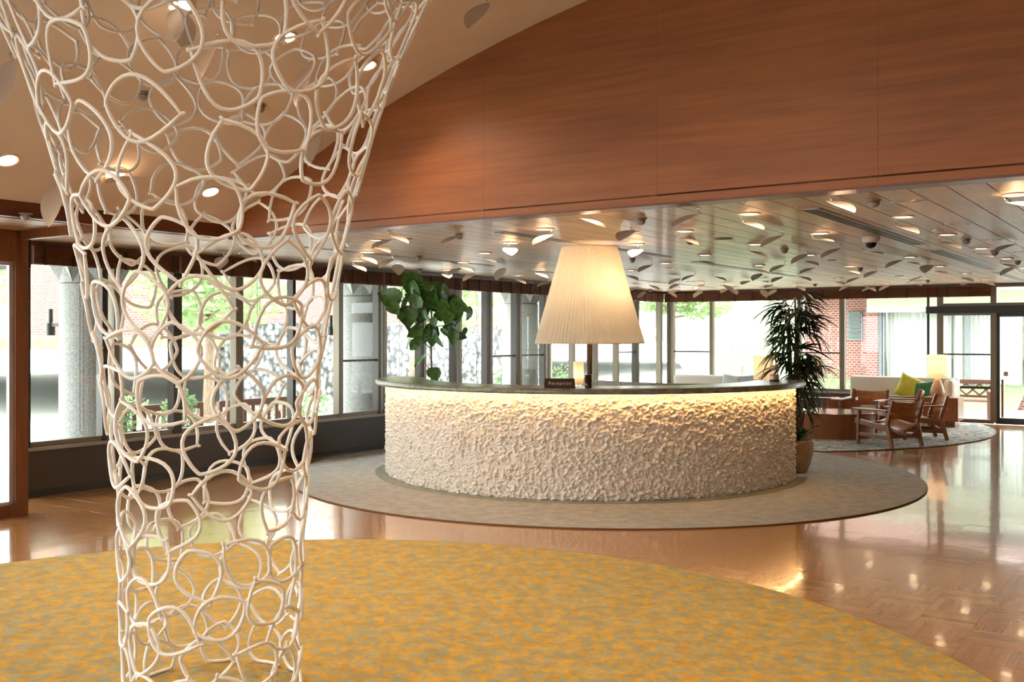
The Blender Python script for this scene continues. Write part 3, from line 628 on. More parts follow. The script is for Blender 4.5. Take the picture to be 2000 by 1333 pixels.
# ------------------------------------------------------------------ lounge furniture
GZ = .0145
def armchair(x, y, ang, label):
    t = thing('leather_armchair', label, 'chair', (x, y, GZ+.004), ang, 'wood and saddle leather armchairs')   # local +y is the way it faces
    w, d = .285, .27
    for s_ in (-1, 1):
        obj('rear_leg', MB().beam((s_*w,-d-.06,0), (s_*w,-d+.03,.33), .042, .052, (1,0,0), .046, .062).beam((s_*w,-d+.03,.33), (s_*w,-d-.07,.665), .046, .062, (1,0,0), .040, .045), m_chairwood, t, bev=.006)
        obj('front_leg', MB().beam((s_*w*1.08,d+.02,0), (s_*w*1.08,d,.50), .040, .044, (1,0,0), .046, .052), m_chairwood, t, bev=.006)
        obj('armrest', MB().add([(s_*(w-.03),-d+.01,.50),(s_*(w+.045),-d+.01,.50),(s_*(w+.105),d-.02,.50),(s_*(w+.08),d+.10,.50),(s_*(w-.02),d+.11,.50),(s_*(w-.035),d-.02,.50)]+[(s_*(w-.03),-d+.01,.522),(s_*(w+.045),-d+.01,.522),(s_*(w+.105),d-.02,.522),(s_*(w+.08),d+.10,.522),(s_*(w-.02),d+.11,.522),(s_*(w-.035),d-.02,.522)],
            [(5,4,3,2,1,0),(6,7,8,9,10,11)]+[(i,(i+1)%6,6+(i+1)%6,6+i) for i in range(6)]), m_chairwood, t, bev=.004)
        obj('side_rail', MB().beam((s_*w,-d-.01,.25), (s_*w*1.08,d+.07,.34), .034, .075, (1,0,0)), m_chairwood, t, bev=.006)
        obj('lower_stretcher', MB().beam((s_*w,-d-.03,.13), (s_*w*1.08,d+.02,.15), .022, .05, (1,0,0)), m_chairwood, t, bev=.004)
    obj('front_rail', MB().beam((-w,d+.0,.30), (w,d+.0,.30), .03, .04), m_chairwood, t, bev=.004)
    def st(i, j): x_ = -w+.02+(2*w-.04)*i; k = (2*i-1)**2; return (x_, -d-.02-.0+.012*(j % 2), 0)
    vs = []; nb = 12
    for i in range(nb+1):
        u_ = i/nb; x_ = -w+.015+(2*w-.03)*u_; lift = .085*(abs(2*u_-1)**2.5)
        vs += [(x_,-d-.035,.125),(x_,-d-.010,.125),(x_,-d-.010,.165+lift),(x_,-d-.035,.165+lift)]
    obj('rear_stretcher', MB().add(vs, [(4*i+k, 4*i+(k+1)%4, 4*i+4+(k+1)%4, 4*i+4+k) for i in range(nb) for k in range(4)]), m_chairwood, t)
    obj('seat', MB().grid(lambda a, b: (-w+.01+(2*w-.02)*a+(a-.5)*.05*b, -d+.03+(2*d+.02)*b, .30+.065*b-.085*math.sin(PI*a)*(1-.25*b)), 14, 10), m_leather, t, smooth=True, solid=.006)
    def back(a, b): z = .385+.265*b; yy = -d+.02-(z-.33)*.30; return (-w-.012+(2*w+.024)*a, yy-.055*math.sin(PI*a)-.0, z-(.022*math.sin(PI*a) if b > .5 else -.022*math.sin(PI*a)))
    mb = MB(); nb = 14; mbv = [back(i/nb, j/8) for i in range(nb+1) for j in range(9)]; fs = []
    for i in range(nb):
        for j in range(8):
            if i in (1, nb-2) and j in (2, 3): continue          # strap cut-outs next to the posts
            fs.append((i*9+j, (i+1)*9+j, (i+1)*9+j+1, i*9+j+1))
    obj('backrest', mb.add(mbv, fs), m_leather, t, smooth=True, solid=.006)
    for s_ in (-1, 1):
        obj('buckle_strap', MB().box(s_*w-.03, s_*w+.03, -d-.075, -d-.062, .46, .49), m_leather, t)
    return t
# near chair: rear feet and front feet measured on the rug
def faced(fx, fy): return math.atan2(-fx, fy)
armchair(5.41, 14.32, faced(-.42, .9), 'brown leather armchair nearest the camera, seen from behind')
armchair(6.20, 15.22, faced(-.99, .12), 'brown leather armchair turned side-on in front of the wooden side box')
armchair(6.56, 16.92, faced(-.93, .36), 'leather armchair half hidden before the green cushion')
armchair(5.80, 16.45, faced(-.62, -.78), 'orange-lit leather armchair facing the drum table, before the sofa')
armchair(4.85, 16.75, faced(.75, -.65), 'leather armchair behind the palm leaves, left of drum table')
def drum(x, y, r, h, label):
    t = thing('drum_table', label, 'table', (x, y, GZ), 0, 'round drum coffee tables')
    obj('drum', MB().lathe([(0,0),(r*.93,0),(r,h-.02),(0,h-.02)], 64), m_tablewood, t, smooth=False)
    obj('table_top', MB().lathe([(0,h-.02),(r+.004,h-.02),(r+.006,h-.003),(r,h),(0,h)], 64), wood('table_top_wood', (.22,.075,.025), (.30,.11,.04), .16, 0, 30., .5), t)
drum(5.02, 15.62, .63, .385, 'large round wooden drum table beside the near leather chair')
drum(5.77, 17.5, .33, .47, 'small drum table further back between the chairs')
# box side table and table lamps
def rbox(name, x0, x1, y0, y1, z0, z1, mat, t, r=.03): return obj(name, MB().box(x0, x1, y0, y1, z0, z1), mat, t, bev=r)
q = P(UE-1.06, vat(1843, UE-1.06), GZ); sb = thing('side_table', 'square wooden box side table carrying the bottle lamp', 'side table', q, TH)
rbox('box', -.28, .28, -.26, .26, .10, .505, m_tablewood, sb, .006); rbox('plinth', -.22, .22, -.2, .2, 0, .10, m_tablewood, sb, .004)
m_shade2 = translucent('linen_shade', (.84,.66,.49), .5); m_ceram = noisy('ceramic_tan', (.48,.27,.15), (.58,.35,.21), 10, .4)
def tlamp(p, rs, hs, zb, base, label, e, nm='table_lamp'):
    t = thing(nm, label, 'lamp', p)
    obj('base', MB().lathe(base, 28), m_ceram, t, smooth=True)
    obj('shade', MB().lathe([(rs,zb),(rs*.985,zb+hs)], 48), m_shade2, t, smooth=True)
    obj('stem', MB().tube([(0,0,base[-1][1]-.02),(0,0,zb+hs*.5)], .008, 6), m_bronzed, t)
    obj('bulb', MB().lathe([(0,zb+hs*.3),(.025,zb+hs*.4),(.03,zb+hs*.5),(0,zb+hs*.62)], 10), emis('bulb_small', (1,.8,.55), 8), t, smooth=True)
    lamp('POINT', e, (1,.68,.36), (0,0,zb+hs*.5), t, shadow_soft_size=.04); return t
q = P(UE-1.06, vat(1831, UE-1.06), 0); tlamp((q.x, q.y, GZ+.505), .165, .40, .33, [(0,0),(.085,0),(.118,.05),(.12,.09),(.10,.17),(.06,.27),(.035,.33),(0,.335)], 'table lamp with tan bottle-shaped base and drum shade on wooden box', 9)
q = fl(1508, 818); ta = Vector((4.52, 17.85, GZ)); tb = thing('lamp_table', 'wooden pedestal table under the lamp behind the palm', 'side table', ta); obj('column', MB().box(-.2,.2,-.2,.2,0,.5), m_tablewood, tb, bev=.006); obj('table_top', MB().box(-.24,.24,-.24,.24,.5,.53), m_tablewood, tb, bev=.005)
tlamp((ta.x, ta.y, GZ+.53), .20, .42, .26, [(0,0),(.08,0),(.10,.05),(.07,.18),(.03,.26),(0,.265)], 'table lamp with cream drum shade glowing behind the palm', 7)
q = Vector((1.153, 17.3, 0)); tb = thing('lamp_table', 'slim round table behind the big lamp pole, mostly hidden', 'side table', q); obj('column', MB().lathe([(0,0),(.12,0),(.12,.02),(.03,.03),(.03,.5),(0,.5)], 20), m_bronzed, tb); obj('table_top', MB().lathe([(0,.5),(.13,.5),(.13,.53),(0,.53)], 28), m_tablewood, tb)
tlamp((q.x, q.y, .53), .09, .40, .20, [(0,0),(.05,0),(.06,.04),(.03,.16),(.015,.2),(0,.205)], 'slim table lamp with narrow shade just left of lamp pole', 3)
# sofas
def sofa(name, label, c, rz, L, back, wing, mat, n_seams=3):
    t = thing(name, label, 'sofa', c, rz)        # local x along the sofa, front towards -y
    rbox('base', -L/2, L/2, -.30, .40, .06, .27, mat, t, .02)
    for k in range(n_seams): rbox('seat_cushion', -L/2+L*k/n_seams+.006, -L/2+L*(k+1)/n_seams-.006, -.32, .22, .27, .42, mat, t, .035)
    rbox('backrest', -L/2, L/2, .20, .42, .2, back, mat, t, .05)
    if wing: rbox('wing', L/2-.16, L/2, -.24, .42, .2, back-.01, mat, t, .07)
    for sx in (-1, 1):
        for sy in (-.26, .36): obj('foot', MB().box(sx*(L/2-.08)-.025, sx*(L/2-.08)+.025, sy-.025, sy+.025, 0, .06), m_bronzed, t)
    return t
va_, vb2 = vat(1655, UE-.4), vat(1866, UE-.5); q = P(UE-.46, (va_+vb2)/2, GZ); sofa('sofa', 'beige high-backed sofa under the window behind the leather chairs', q, TH, vb2-va_, .80, True, m_fabric)
va3, vb3 = vat(1300, UE-.5)+.1, vat(1478, UE-.5); q = P(UE-.55, (va3+vb3)/2, GZ); sofa('sofa', 'pale sofa with blue-grey cushions at the far window corner', q, TH, vb3-va3, .75, False, m_fabric, 4)
def cushion(p, w, h, mat, tilt, rz, roll, label, th=.16):
    t = MB(); n_ = 12
    def sf(s_):
        def fn(a, b):
            x_ = (a-.5)*2; z_ = (b-.5)*2; e = max(0, 1-x_**4)*max(0, 1-z_**4); px_ = x_*(1-.06*(1-abs(z_))**.5*0-.07*(1-z_*z_)); pz_ = z_*(1-.07*(1-x_*x_)); return (px_*w/2, s_*th/2*e**.45, h/2+pz_*h/2)
        return fn
    t.grid(sf(-1), n_, n_); t.grid(sf(1), n_, n_)
    o = obj('cushion', t, mat, None, p, 0, smooth=True); o.rotation_euler = (tilt, roll, rz); return tag(o, label, 'cushion')
m_lime = noisy('lime_velvet', (.42,.42,.03), (.55,.52,.08), 7, .6); m_green = noisy('green_velvet', (.005,.09,.035), (.02,.17,.07), 6, .5); m_blue = noisy('blue_cushion', (.26,.33,.36), (.36,.43,.46), 8, .8); m_bluew = noisy('pale_cushion', (.45,.48,.48), (.56,.58,.58), 8, .8)
def onsofa(x, Yoff, z): v = vat(x, UE-Yoff); return P(UE-Yoff, v, z)
cushion(onsofa(1768, .60, .435), .46, .46, m_lime, math.radians(-24), TH+math.radians(14), math.radians(24), 'lime yellow velvet cushion leaning on the beige sofa')
cushion(onsofa(1806, .62, .435), .42, .36, m_green, math.radians(-28), TH+math.radians(-10), math.radians(-8), 'dark green velvet cushion on the beige sofa')
cushion(onsofa(1424, .72, .42), .42, .40, m_bluew, math.radians(-18), TH, math.radians(6), 'pale grey-blue cushion on far sofa, the left one')
cushion(onsofa(1460, .70, .42), .42, .40, m_blue, math.radians(-18), TH, math.radians(-6), 'blue cushion on far sofa, nearer the palm')
# curved booth sofa seen from behind over the desk
bc = Vector((3.4, 17.95, GZ)); booth = thing('curved_sofa', 'curved grey-brown booth sofa seen over the reception desk', 'sofa', bc)
def arcang(x, y): return math.atan2(y-bc.y, x-bc.x)
a0, a1 = math.radians(172), math.radians(272)
obj('back_panel', MB().ring(2.0, 2.15, .05, .80, a0, a1, 48), m_fabric2, booth, bev=.02)
for k in range(5):
    b0 = a0+(a1-a0)*k/5; obj('seat_cushion', MB().ring(1.4, 1.99, .1, .42, b0+.008, b0+(a1-a0)/5-.008, 8), m_fabric2, booth, bev=.02)
for k in range(1, 6):
    b0 = a0+(a1-a0)*k/6; obj('seam', MB().ring(2.148, 2.154, .06, .79, b0-.003, b0+.003, 1), m_bronzed, booth)

# ------------------------------------------------------------------ downlights and leaf plates of the ceilings
# pixel rows measured on the photograph: light (x, y) or None, hinge (x, y), tip (x, y)
LV = """772,443,757,448,798,476|-,-,904,451,862,477|-,-,765,459,727,486|737,469,730,473,762,495|718,492,706,494,736,517|698,509,689,511,715,531|-,-,766,499,741,524|-,-,776,510,779,538|873,527,870,529,877,544|-,-,899,518,875,539
905,512,896,514,924,532|-,-,926,529,905,550|-,-,677,475,654,491|476,463,466,470,495,489|-,-,466,491,501,513|-,-,436,494,428,527|1148,413,1130,416,1183,446|-,-,1231,440,1210,471|1064,447,1077,449,1041,479|997,474,994,476,999,500
946,494,934,497,970,513|-,-,984,517,969,549|1012,538,1004,540,1027,555|1055,527,1046,528,1071,545|-,-,1071,546,1049,561|1243,477,1246,479,1235,503|1232,528,1224,533,1246,548|-,-,1364,407,1313,443|1463,417,1448,423,1491,449|1337,451,1324,456,1364,479
-,-,1527,451,1486,483|1475,477,1462,483,1499,504|1601,455,1587,459,1629,473|-,-,1641,477,1604,504|-,-,1577,489,1546,516|1580,498,1569,504,1599,519|1636,371,1619,380,1669,416|1299,514,1289,517,1316,528|-,-,1272,511,1247,532|1376,498,1366,503,1396,520
-,-,1328,539,1307,556|-,-,1357,532,1331,549|-,-,1268,553,1288,567|-,-,1250,556,1231,569|-,-,1260,568,1246,584|-,-,1375,551,1357,566|-,-,1327,562,1312,574|-,-,1304,566,1322,582|-,-,1368,567,1355,582|-,-,1327,550,1308,565
-,-,1414,553,1431,570|-,-,1418,560,1409,573|-,-,1392,535,1419,549|1350,550,1357,562,1371,574|-,-,1461,544,1449,557|-,-,1430,562,1439,576|-,-,1485,529,1470,549|-,-,1532,511,1504,532|1482,518,1473,521,1501,536|-,-,1526,536,1508,552
-,-,1507,552,1495,563|-,-,1488,562,1497,582|-,-,1515,562,1502,578|-,-,1590,517,1563,535|-,-,1559,535,1584,549|1557,553,1556,555,1572,569|1660,520,1653,522,1679,536|-,-,1711,524,1688,543|-,-,1678,537,1653,554|1637,543,1630,546,1650,556
-,-,1662,552,1639,569|1698,554,1690,556,1711,570|-,-,1707,557,1683,570|-,-,1686,485,1725,497|-,-,1479,545,1500,552|1764,423,1749,430,1795,457|1850,458,1836,464,1877,486|1916,485,1902,489,1941,504|-,-,1982,469,1945,492|1986,379,1962,384,2004,404
1965,505,1954,509,1988,526|-,-,1982,515,1954,539|-,-,1761,501,1730,524|1777,502,1764,506,1799,519|-,-,1812,511,1806,534|-,-,1807,534,1772,553|1836,520,1825,523,1855,540|1885,534,1879,537,1902,552|-,-,1890,547,1879,558|1927,545,1916,547,1943,558|-,-,1739,552,1717,569|1785,546,1788,550,1799,559|1998,523,1990,526,2020,538"""
def leaf_mesh():
    mb = MB(); L, w, n_ = 1., .52, 10; vs = []
    for i in range(n_+1):
        t = i/n_; ww = w/2*(math.sin(PI*t**.85)**.75) if 0 < i < n_ else .012
        vs += [(-ww, t, .22*ww), (0, t, 0), (ww, t, .22*ww)]
    return mb.add(vs, [(3*i+k, 3*i+k+1, 3*i+k+4, 3*i+k+3) for i in range(n_) for k in (0, 1)]).mesh('blade', True)
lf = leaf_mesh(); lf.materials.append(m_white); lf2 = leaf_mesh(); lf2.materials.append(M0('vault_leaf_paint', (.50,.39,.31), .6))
hook_me = MB().tube([(0,0,.0),(0,0,-.022),(.012,.0,-.030),(.016,.0,-.045)], .0035, 5).lathe([(0,0),(.016,0),(.016,-.004),(0,-.004)], 10).mesh('hinge'); hook_me.materials.append(m_chrome)
rim_me = MB().lathe([(.066,.0),(.086,.0),(.086,-.008),(.075,-.010),(.066,-.004)], 30).mesh('trim_ring', True); rim_me.materials.append(M0('light_trim', (.75,.60,.45), .4))
len_me = MB().disc(.066, -.003, 28).mesh('lens'); len_me.materials.append(m_led)
def area_of(x):
    for lim, nm in ((560, 'behind the lattice column'), (820, 'left of the fig tree top'), (960, 'right of the fig tree top'), (1100, 'just left of the big lampshade'), (1260, 'right of the big lampshade'), (1330, 'near the far window corner'), (1400, 'midway between lampshade and palm'), (1475, 'left of the palm top'), (1545, 'over the palm crown'), (1610, 'right of the palm crown'), (1700, 'around the dome camera'), (1800, 'above the beige sofa'), (1880, 'above the side lamp'), (9999, 'near the glass door')):
        if x < lim: return nm
rows = []
for r in LV.replace('\n', '|').split('|'):
    q = r.split(','); rows.append((None if q[0] == '-' else (float(q[0]), float(q[1])), (float(q[2]), float(q[3])), (float(q[4]), float(q[5]))))
def number(items, key, pos):
    g = {}
    for k, it in enumerate(items): g.setdefault(key(it), []).append((pos(it), k))
    out = [None]*len(items)
    for lst in g.values():
        lst.sort()
        for r, (_, k) in enumerate(lst): out[k] = (r, len(lst))
    return out
def nth(r, n_): return '' if n_ == 1 else ', %s from left' % ORD[r]
def ceiling_leaf(A, T, label, L=.30, mat=None):
    t = thing('ceiling_leaf', label, 'ceiling leaf', A, 0, 'white leaf plates hanging from the ceiling')
    h = obj('hinge', hook_me, None, t); p = Vector((.0, 0, -.042)); d = (Vector(T)-Vector(A)-p).normalized()
    s_ = d.cross(Vector((0,0,1)))
    s_ = s_.normalized() if s_.length > .05 else Vector((1,0,0)); n_ = s_.cross(d)
    b = obj('blade', lf if mat is None else lf2, None, t); b.matrix_local = Matrix.Translation(p) @ Matrix((s_, d, n_)).transposed().to_4x4() @ Matrix.Scale(L, 4)
    return t
def downlight(p, label, power, nrm=None):
    t = thing('downlight', label, 'downlight', p, 0, 'recessed downlights in the ceilings')
    obj('trim_ring', rim_me, None, t); obj('lens', len_me, None, t)
    if nrm is not None: t.rotation_euler = (-Vector(nrm)).to_track_quat('-Z', 'Y').to_euler() if False else Vector((0,0,-1)).rotation_difference(Vector(nrm)).to_euler()
    if power: lamp('SPOT', power, (1,.79,.55), (0,0,-.012), t, spot_size=math.radians(125), spot_blend=.8, shadow_soft_size=.06)
    return t
num = number(rows, lambda r: (area_of(r[1][0]), r[0] is not None), lambda r: r[1][0]); lights = []
for (l_, a_, t_), (r, n_) in zip(rows, num):
    A = ce(a_[0], max(300, min(a_[1], HY-F*.92/20.3)))
    Y = A.y; best = None
    for k in range(1, 60):                       # nearer or level tip at leaf length
        for sg_ in (-1, 1):
            c = at(t_[0], t_[1], Y+sg_*k*.006); e = abs((c-A-Vector((0,0,-.042))).length-.30)+(.02 if sg_ > 0 else 0)+(1 if c.z > ZC-.05 else 0)
            if best is None or e < best[0]: best = (e, c)
    ceiling_leaf(A, best[1], ('white leaf plate beside downlight, ' if l_ else 'white leaf plate without downlight, ')+area_of(a_[0])+nth(r, n_))
    if l_: lights.append(l_)
ln = number(lights, lambda l: area_of(l[0]), lambda l: l[0])
for l_, (r, n_) in zip(lights, ln): downlight(ce(*l_), 'round warm downlight in timber ceiling '+area_of(l_[0])+nth(r, n_), 7)
def vnorm(p): v = UV(p.x, p.y)[1]; a = math.asin(max(-1, min(1, (v+1.1)/13))); q = P(0, -math.sin(a), 0); return Vector((q.x, q.y, -math.cos(a)))
for (x, y, lab) in ((557, 73, 'vault downlight showing as a bright oval through lattice, upper one'), (716, 128, 'vault downlight with an orange glow at the lattice right edge'), (15, 313, 'vault downlight at the far left edge of the photo'), (226, 338, 'vault downlight glowing behind a leaf plate, left part of the lattice'), (411, 375, 'vault downlight lowest in the lattice, close to the trim'), (352, 12, 'vault downlight behind a leaf plate at the top of lattice')):
    p = vault(x, y); downlight(p, lab, 80, vnorm(p))
for k, (u, v, w_) in enumerate(((4.6, -2.6, 'nearest the timber gable'), (2.2, -1.6, 'behind the first'), (.6, -3.6, 'over the ochre rug'), (2.4, .8, 'towards the right wall'), (-1.5, -1.2, 'at the rear of the hall'), (4.9, .6, 'close to the gable at right'))):
    p = P(u, v, vz(v)); downlight(p, 'vault downlight above the frame, '+w_, 110, vnorm(p))
for (x, y, tx, ty, lab) in ((346, 3, 352, 48, 'leaf plate on the vault at the top, before a glowing downlight'), (425, 66, 405, 124, 'pinkish leaf plate on vault in upper middle of lattice'), (604, 118, 590, 172, 'leaf plate on the vault at right inside the lattice'), (628, 248, 614, 296, 'leaf plate on the vault beside the gable arch'), (109, 352, 101, 410, 'large leaf plate on vault low at the left of lattice'), (20, 105, 8, 165, 'leaf plate on the vault at the upper left edge'), (205, 348, 245, 352, 'cupped leaf plate on vault under a glowing downlight'), (948, -6, 940, 18, 'leaf plate on vault at the very top beside the vent'), (690, 128, 735, 112, 'leaf plate on vault lit orange at lattice right edge')):
    A = vault(x, y); T = at(tx, ty, A.y-.05); ceiling_leaf(A, T, lab, .33, 1)
# detectors, camera, speakers
def detector(p, r, label, nm='smoke_detector', cat='detector', mat=None, grp='smoke detectors on the timber ceiling'):
    t = thing(nm, label, cat, p, 0, grp); mt = mat or M0('detector_grey', (.30,.26,.23), .4)
    obj('plate', MB().lathe([(0,0),(r*1.1,0),(r*1.1,-.008),(0,-.008)], 20), mt, t); obj('head', MB().lathe([(0,-.008),(r*.8,-.008),(r*.85,-.03),(r*.5,-.05),(0,-.055)], 20), mt, t, smooth=True); return t
dets = [(1252, 427), (1707, 391), (1887, 467), (1943, 490), (1988, 510), (1532, 486), (1235, 505), (818, 500), (820, 526), (896, 457), (1592, 555), (1812, 547), (1270, 565), (50, 417), (1348, 468), (1680, 523)]
for k, ((x, y), (r, n_)) in enumerate(zip(dets, number(dets, lambda d: area_of(d[0]), lambda d: d[0]))): detector(ce(x, y), .045 if y < 500 else .04, 'small dark round detector '+area_of(x)+nth(r, n_))
for x, y in ((279, 182), (508, 206)): p = vault(x, y); detector(p, .04, 'small detector on the plaster vault, '+('left' if x < 400 else 'right')+' of two inside lattice')
dc = thing('dome_camera', 'white dome security camera with black lens bubble on timber ceiling', 'camera', ce(1701, 461))
obj('housing', MB().lathe([(0,0),(.075,0),(.082,-.02),(.080,-.045),(.066,-.065),(0,-.065)], 28), M0('camera_white', (.66,.58,.52), .4), dc, smooth=True); obj('bubble', MB().lathe([(.056,-.06),(.054,-.085),(.036,-.108),(0,-.118)], 24), M0('camera_black', (.015,.012,.012), .12), dc, smooth=True)
for x, y, r, lab in ((1413, 466, .085, 'flush dark round speaker left of the palm'), (1625, 508, .05, 'small flush round fixture right of palm'), (1756, 539, .07, 'flush round speaker above the beige sofa'), (795, 466, .05, 'small flush disc right of fig tree lights')):
    s_ = thing('ceiling_speaker', lab, 'speaker', ce(x, y)); obj('grille', MB().lathe([(0,-.004),(r,-.004),(r,0)], 28), M0('speaker_brown', (.10,.065,.045), .7), s_); obj('rim', MB().lathe([(r,0),(r,-.006),(r*1.08,-.006),(r*1.08,0)], 28), M0('speaker_rim', (.35,.26,.2), .5), s_)
sl = [(1753, 395), (1792, 392), (1853, 438), (1884, 437), (1922, 469), (1948, 468), (1831, 450), (1239, 453), (1388, 459), (1975, 493), (1992, 492)]
for (x, y), (r, n_) in zip(sl, number(sl, lambda d: area_of(d[0]), lambda d: d[0])):
    s_ = thing('sprinkler_cap', 'flat round cover cap flush with planks '+area_of(x)+nth(r, n_), 'ceiling cap', ce(x, y), 0, 'flush cover caps'); obj('cap', MB().lathe([(0,-.004),(.038,-.004),(.040,0)], 20), M0('cap_tan', (.42,.30,.22), .45), s_); obj('rim', MB().lathe([(.040,0),(.040,-.005),(.046,-.005),(.046,0)], 20), m_chrome, s_)

# ------------------------------------------------------------------ lattice column of leaf outlines
LC = Vector((-1.335, 4.47, .0125)); lat = thing('lattice_column', 'tall flaring white lattice column made of leaf outlines', 'sculpture', LC)
prof = [(0, .375), (.35, .383), (.8, .402), (1.27, .445), (1.72, .517), (2.18, .612), (2.64, .748), (2.87, .832), (3.1, .94), (3.4, 1.12), (3.7, 1.34), (3.95, 1.6)]
PZ, PR = np.array([p[0] for p in prof]), np.array([p[1] for p in prof])
_zf = np.linspace(0, 3.95, 200); _rf = np.interp(_zf, PZ, PR); _k = np.ones(21)/21; _rs = np.convolve(np.pad(_rf, 10, mode='reflect', reflect_type='odd'), _k, 'valid')
def rad(z): return float(np.interp(z, _zf, _rs))
def dsp(z): return .184+.070*min(1, z/3.3)
Rl = random.Random(4); pts = []; cand = []
for _ in range(26000):
    z = Rl.uniform(.06, 3.78); r = rad(z)
    if Rl.random() > r/1.5: continue
    a = Rl.uniform(0, 2*PI); p = (r*math.cos(a), r*math.sin(a), z); d = dsp(z)*.83
    if all((p[0]-q[0])**2+(p[1]-q[1])**2+(p[2]-q[2])**2 > d*d for q in pts): pts.append(p)
pp = np.array(pts)
for it in range(60):                              # relax on the surface
    D = pp[:, None]-pp[None]; L = np.sqrt((D**2).sum(-1))+1e-9; dd = np.array([dsp(z) for z in pp[:, 2]]); tgt = (dd[:, None]+dd[None])/2
    wgt = np.clip(tgt-L, 0, None); np.fill_diagonal(wgt, 0); pp = pp+(D/L[..., None]*wgt[..., None]).sum(1)*.16
    pp[:, 2] = np.clip(pp[:, 2], .075, 3.8); a = np.arctan2(pp[:, 1], pp[:, 0]); r = np.array([rad(z) for z in pp[:, 2]]); pp[:, 0] = r*np.cos(a); pp[:, 1] = r*np.sin(a)
def leaf_loop(z0, a0, R):
    d = dsp(z0); a_, b_ = d*R.uniform(.57, .64), d*R.uniform(.46, .54); kx = R.uniform(1.0, 1.32); pw = R.uniform(.68, .8); rot = R.uniform(0, 2*PI); n_ = 13; pl = []; ca, sa = math.cos(rot), math.sin(rot); off = R.uniform(-.010, .010); skew = R.uniform(-.12, .12)
    for side in (1, -1):
        for i in range(n_):
            q = i/n_ if side > 0 else 1-i/n_; s_ = math.sin(q*PI/2); w = b_*math.sin(PI*s_**kx)**pw if 0 < s_ < 1 else 0.
            x = a_*(1-2*s_); pl.append((x, side*w+skew*b_*(x/a_)**2*.6))
    tipx, tipy = pl[0]; stem = [(tipx-.004, tipy), (tipx+.008, tipy+.003*(1 if skew > 0 else -1)), (tipx+.014, tipy+.008*(1 if skew > 0 else -1))]
    def surf(x, y):
        s_, t_ = x*ca-y*sa, x*sa+y*ca; z = z0+t_; z = max(.008, min(3.94, z)); r = rad(z); th = a0+s_/rad(z0); r += off; return (r*math.cos(th), r*math.sin(th), z)
    mb = MB().tube([surf(*p) for p in pl], .0082, 6, True)
    mb.tube([surf(*p) for p in stem], [.0088, .0084, .006], 6); return mb
order = []
for k, p in enumerate(pp): Yd = LC.y+p[1]; Zs = HY-F*(p[2]+LC.z-HE)/Yd; order.append((0 if Zs > -70 else 1, Yd, k))
order.sort(); rest = MB()
for i, (_, _, k) in enumerate(order):
    p = pp[k]; mb = leaf_loop(p[2], math.atan2(p[1], p[0]), Rl)
    if i < 300: obj('leaf_outline', mb, m_lattice, lat, smooth=True)
    else: rest.add(mb.v, mb.f)
obj('upper_outlines', rest, m_lattice, lat, smooth=True, kind='stuff')
print('lattice loops', len(pp))

# ------------------------------------------------------------------ outdoors
GO = -.16
struct('ground', MB().box(-45, VL-.2, -25, 60, GO-.2, GO).box(VL-.2, 40, UE+.2, 60, GO-.2, GO).box(VL-.2, 40, -25, -6.2, GO-.2, GO), m_gravel)
struct('vestibule_paving', MB().box(VL-2.6, sv-.05, 1.0, 5.28, GO, -.005).box(sv-.05, sv+.0, 1.0, 4.9, GO, -.005), m_deck)
struct('outer_roof', MB().box(VL-1.7, VL-.2, -6, UE+1.6, 2.72, 2.9).box(VL-.2, 5.3, UE+.2, UE+1.2, 2.78, 2.9), m_conc)
for k, (u, lab) in enumerate(((2.25, 'concrete column outdoors beyond the left screen'), (6.66, 'pebbled concrete column outdoors at the left, behind the lattice'), (11.1, 'pale concrete column outdoors left of the fig tree'), (15.4, 'concrete column outdoors seen between fig tree and lampshade'))):
    q = P(u, VL-.92, GO); c = thing('concrete_column', lab, 'column', q, TH, 'concrete columns along the window wall'); r = .335
    obj('shaft', MB().lathe([(0,0),(r,0),(r,2.32),(r-.025,2.34),(0,2.34)], 48), m_conc, c, smooth=False)
    mb = MB(); n_ = 8
    for i in range(n_*2):
        a = PI*i/n_; ro = 1.0 if i % 2 == 0 else .62; mb.v += [(.33*math.cos(a), .33*math.sin(a), 2.34 if i % 2 else 2.52), (ro*math.cos(a), ro*math.sin(a), 2.88)]
    mb.f += [[2*i, 2*((i+1) % 16), 2*((i+1) % 16)+1, 2*i+1] for i in range(16)]
    obj('collar', MB().lathe([(.31,2.34),(.33,2.34),(.33,2.6),(.31,2.6)], 40), m_conc, c); obj('folded_capital', mb, m_conc, c)
    if k in (1, 2):
        w_ = thing('wall_lantern', 'small dark cylinder lantern on the '+('left' if k == 1 else 'middle')+' outdoor column', 'lantern', P(u-.28, VL-.92-.34, GO+1.75), TH, 'column lanterns'); obj('body', MB().lathe([(0,0),(.05,0),(.05,.14),(.025,.15),(.025,.3),(0,.3)], 16), m_black, w_); obj('bracket', MB().box(0, .2, -.02, .02, .1, .14), m_black, w_)
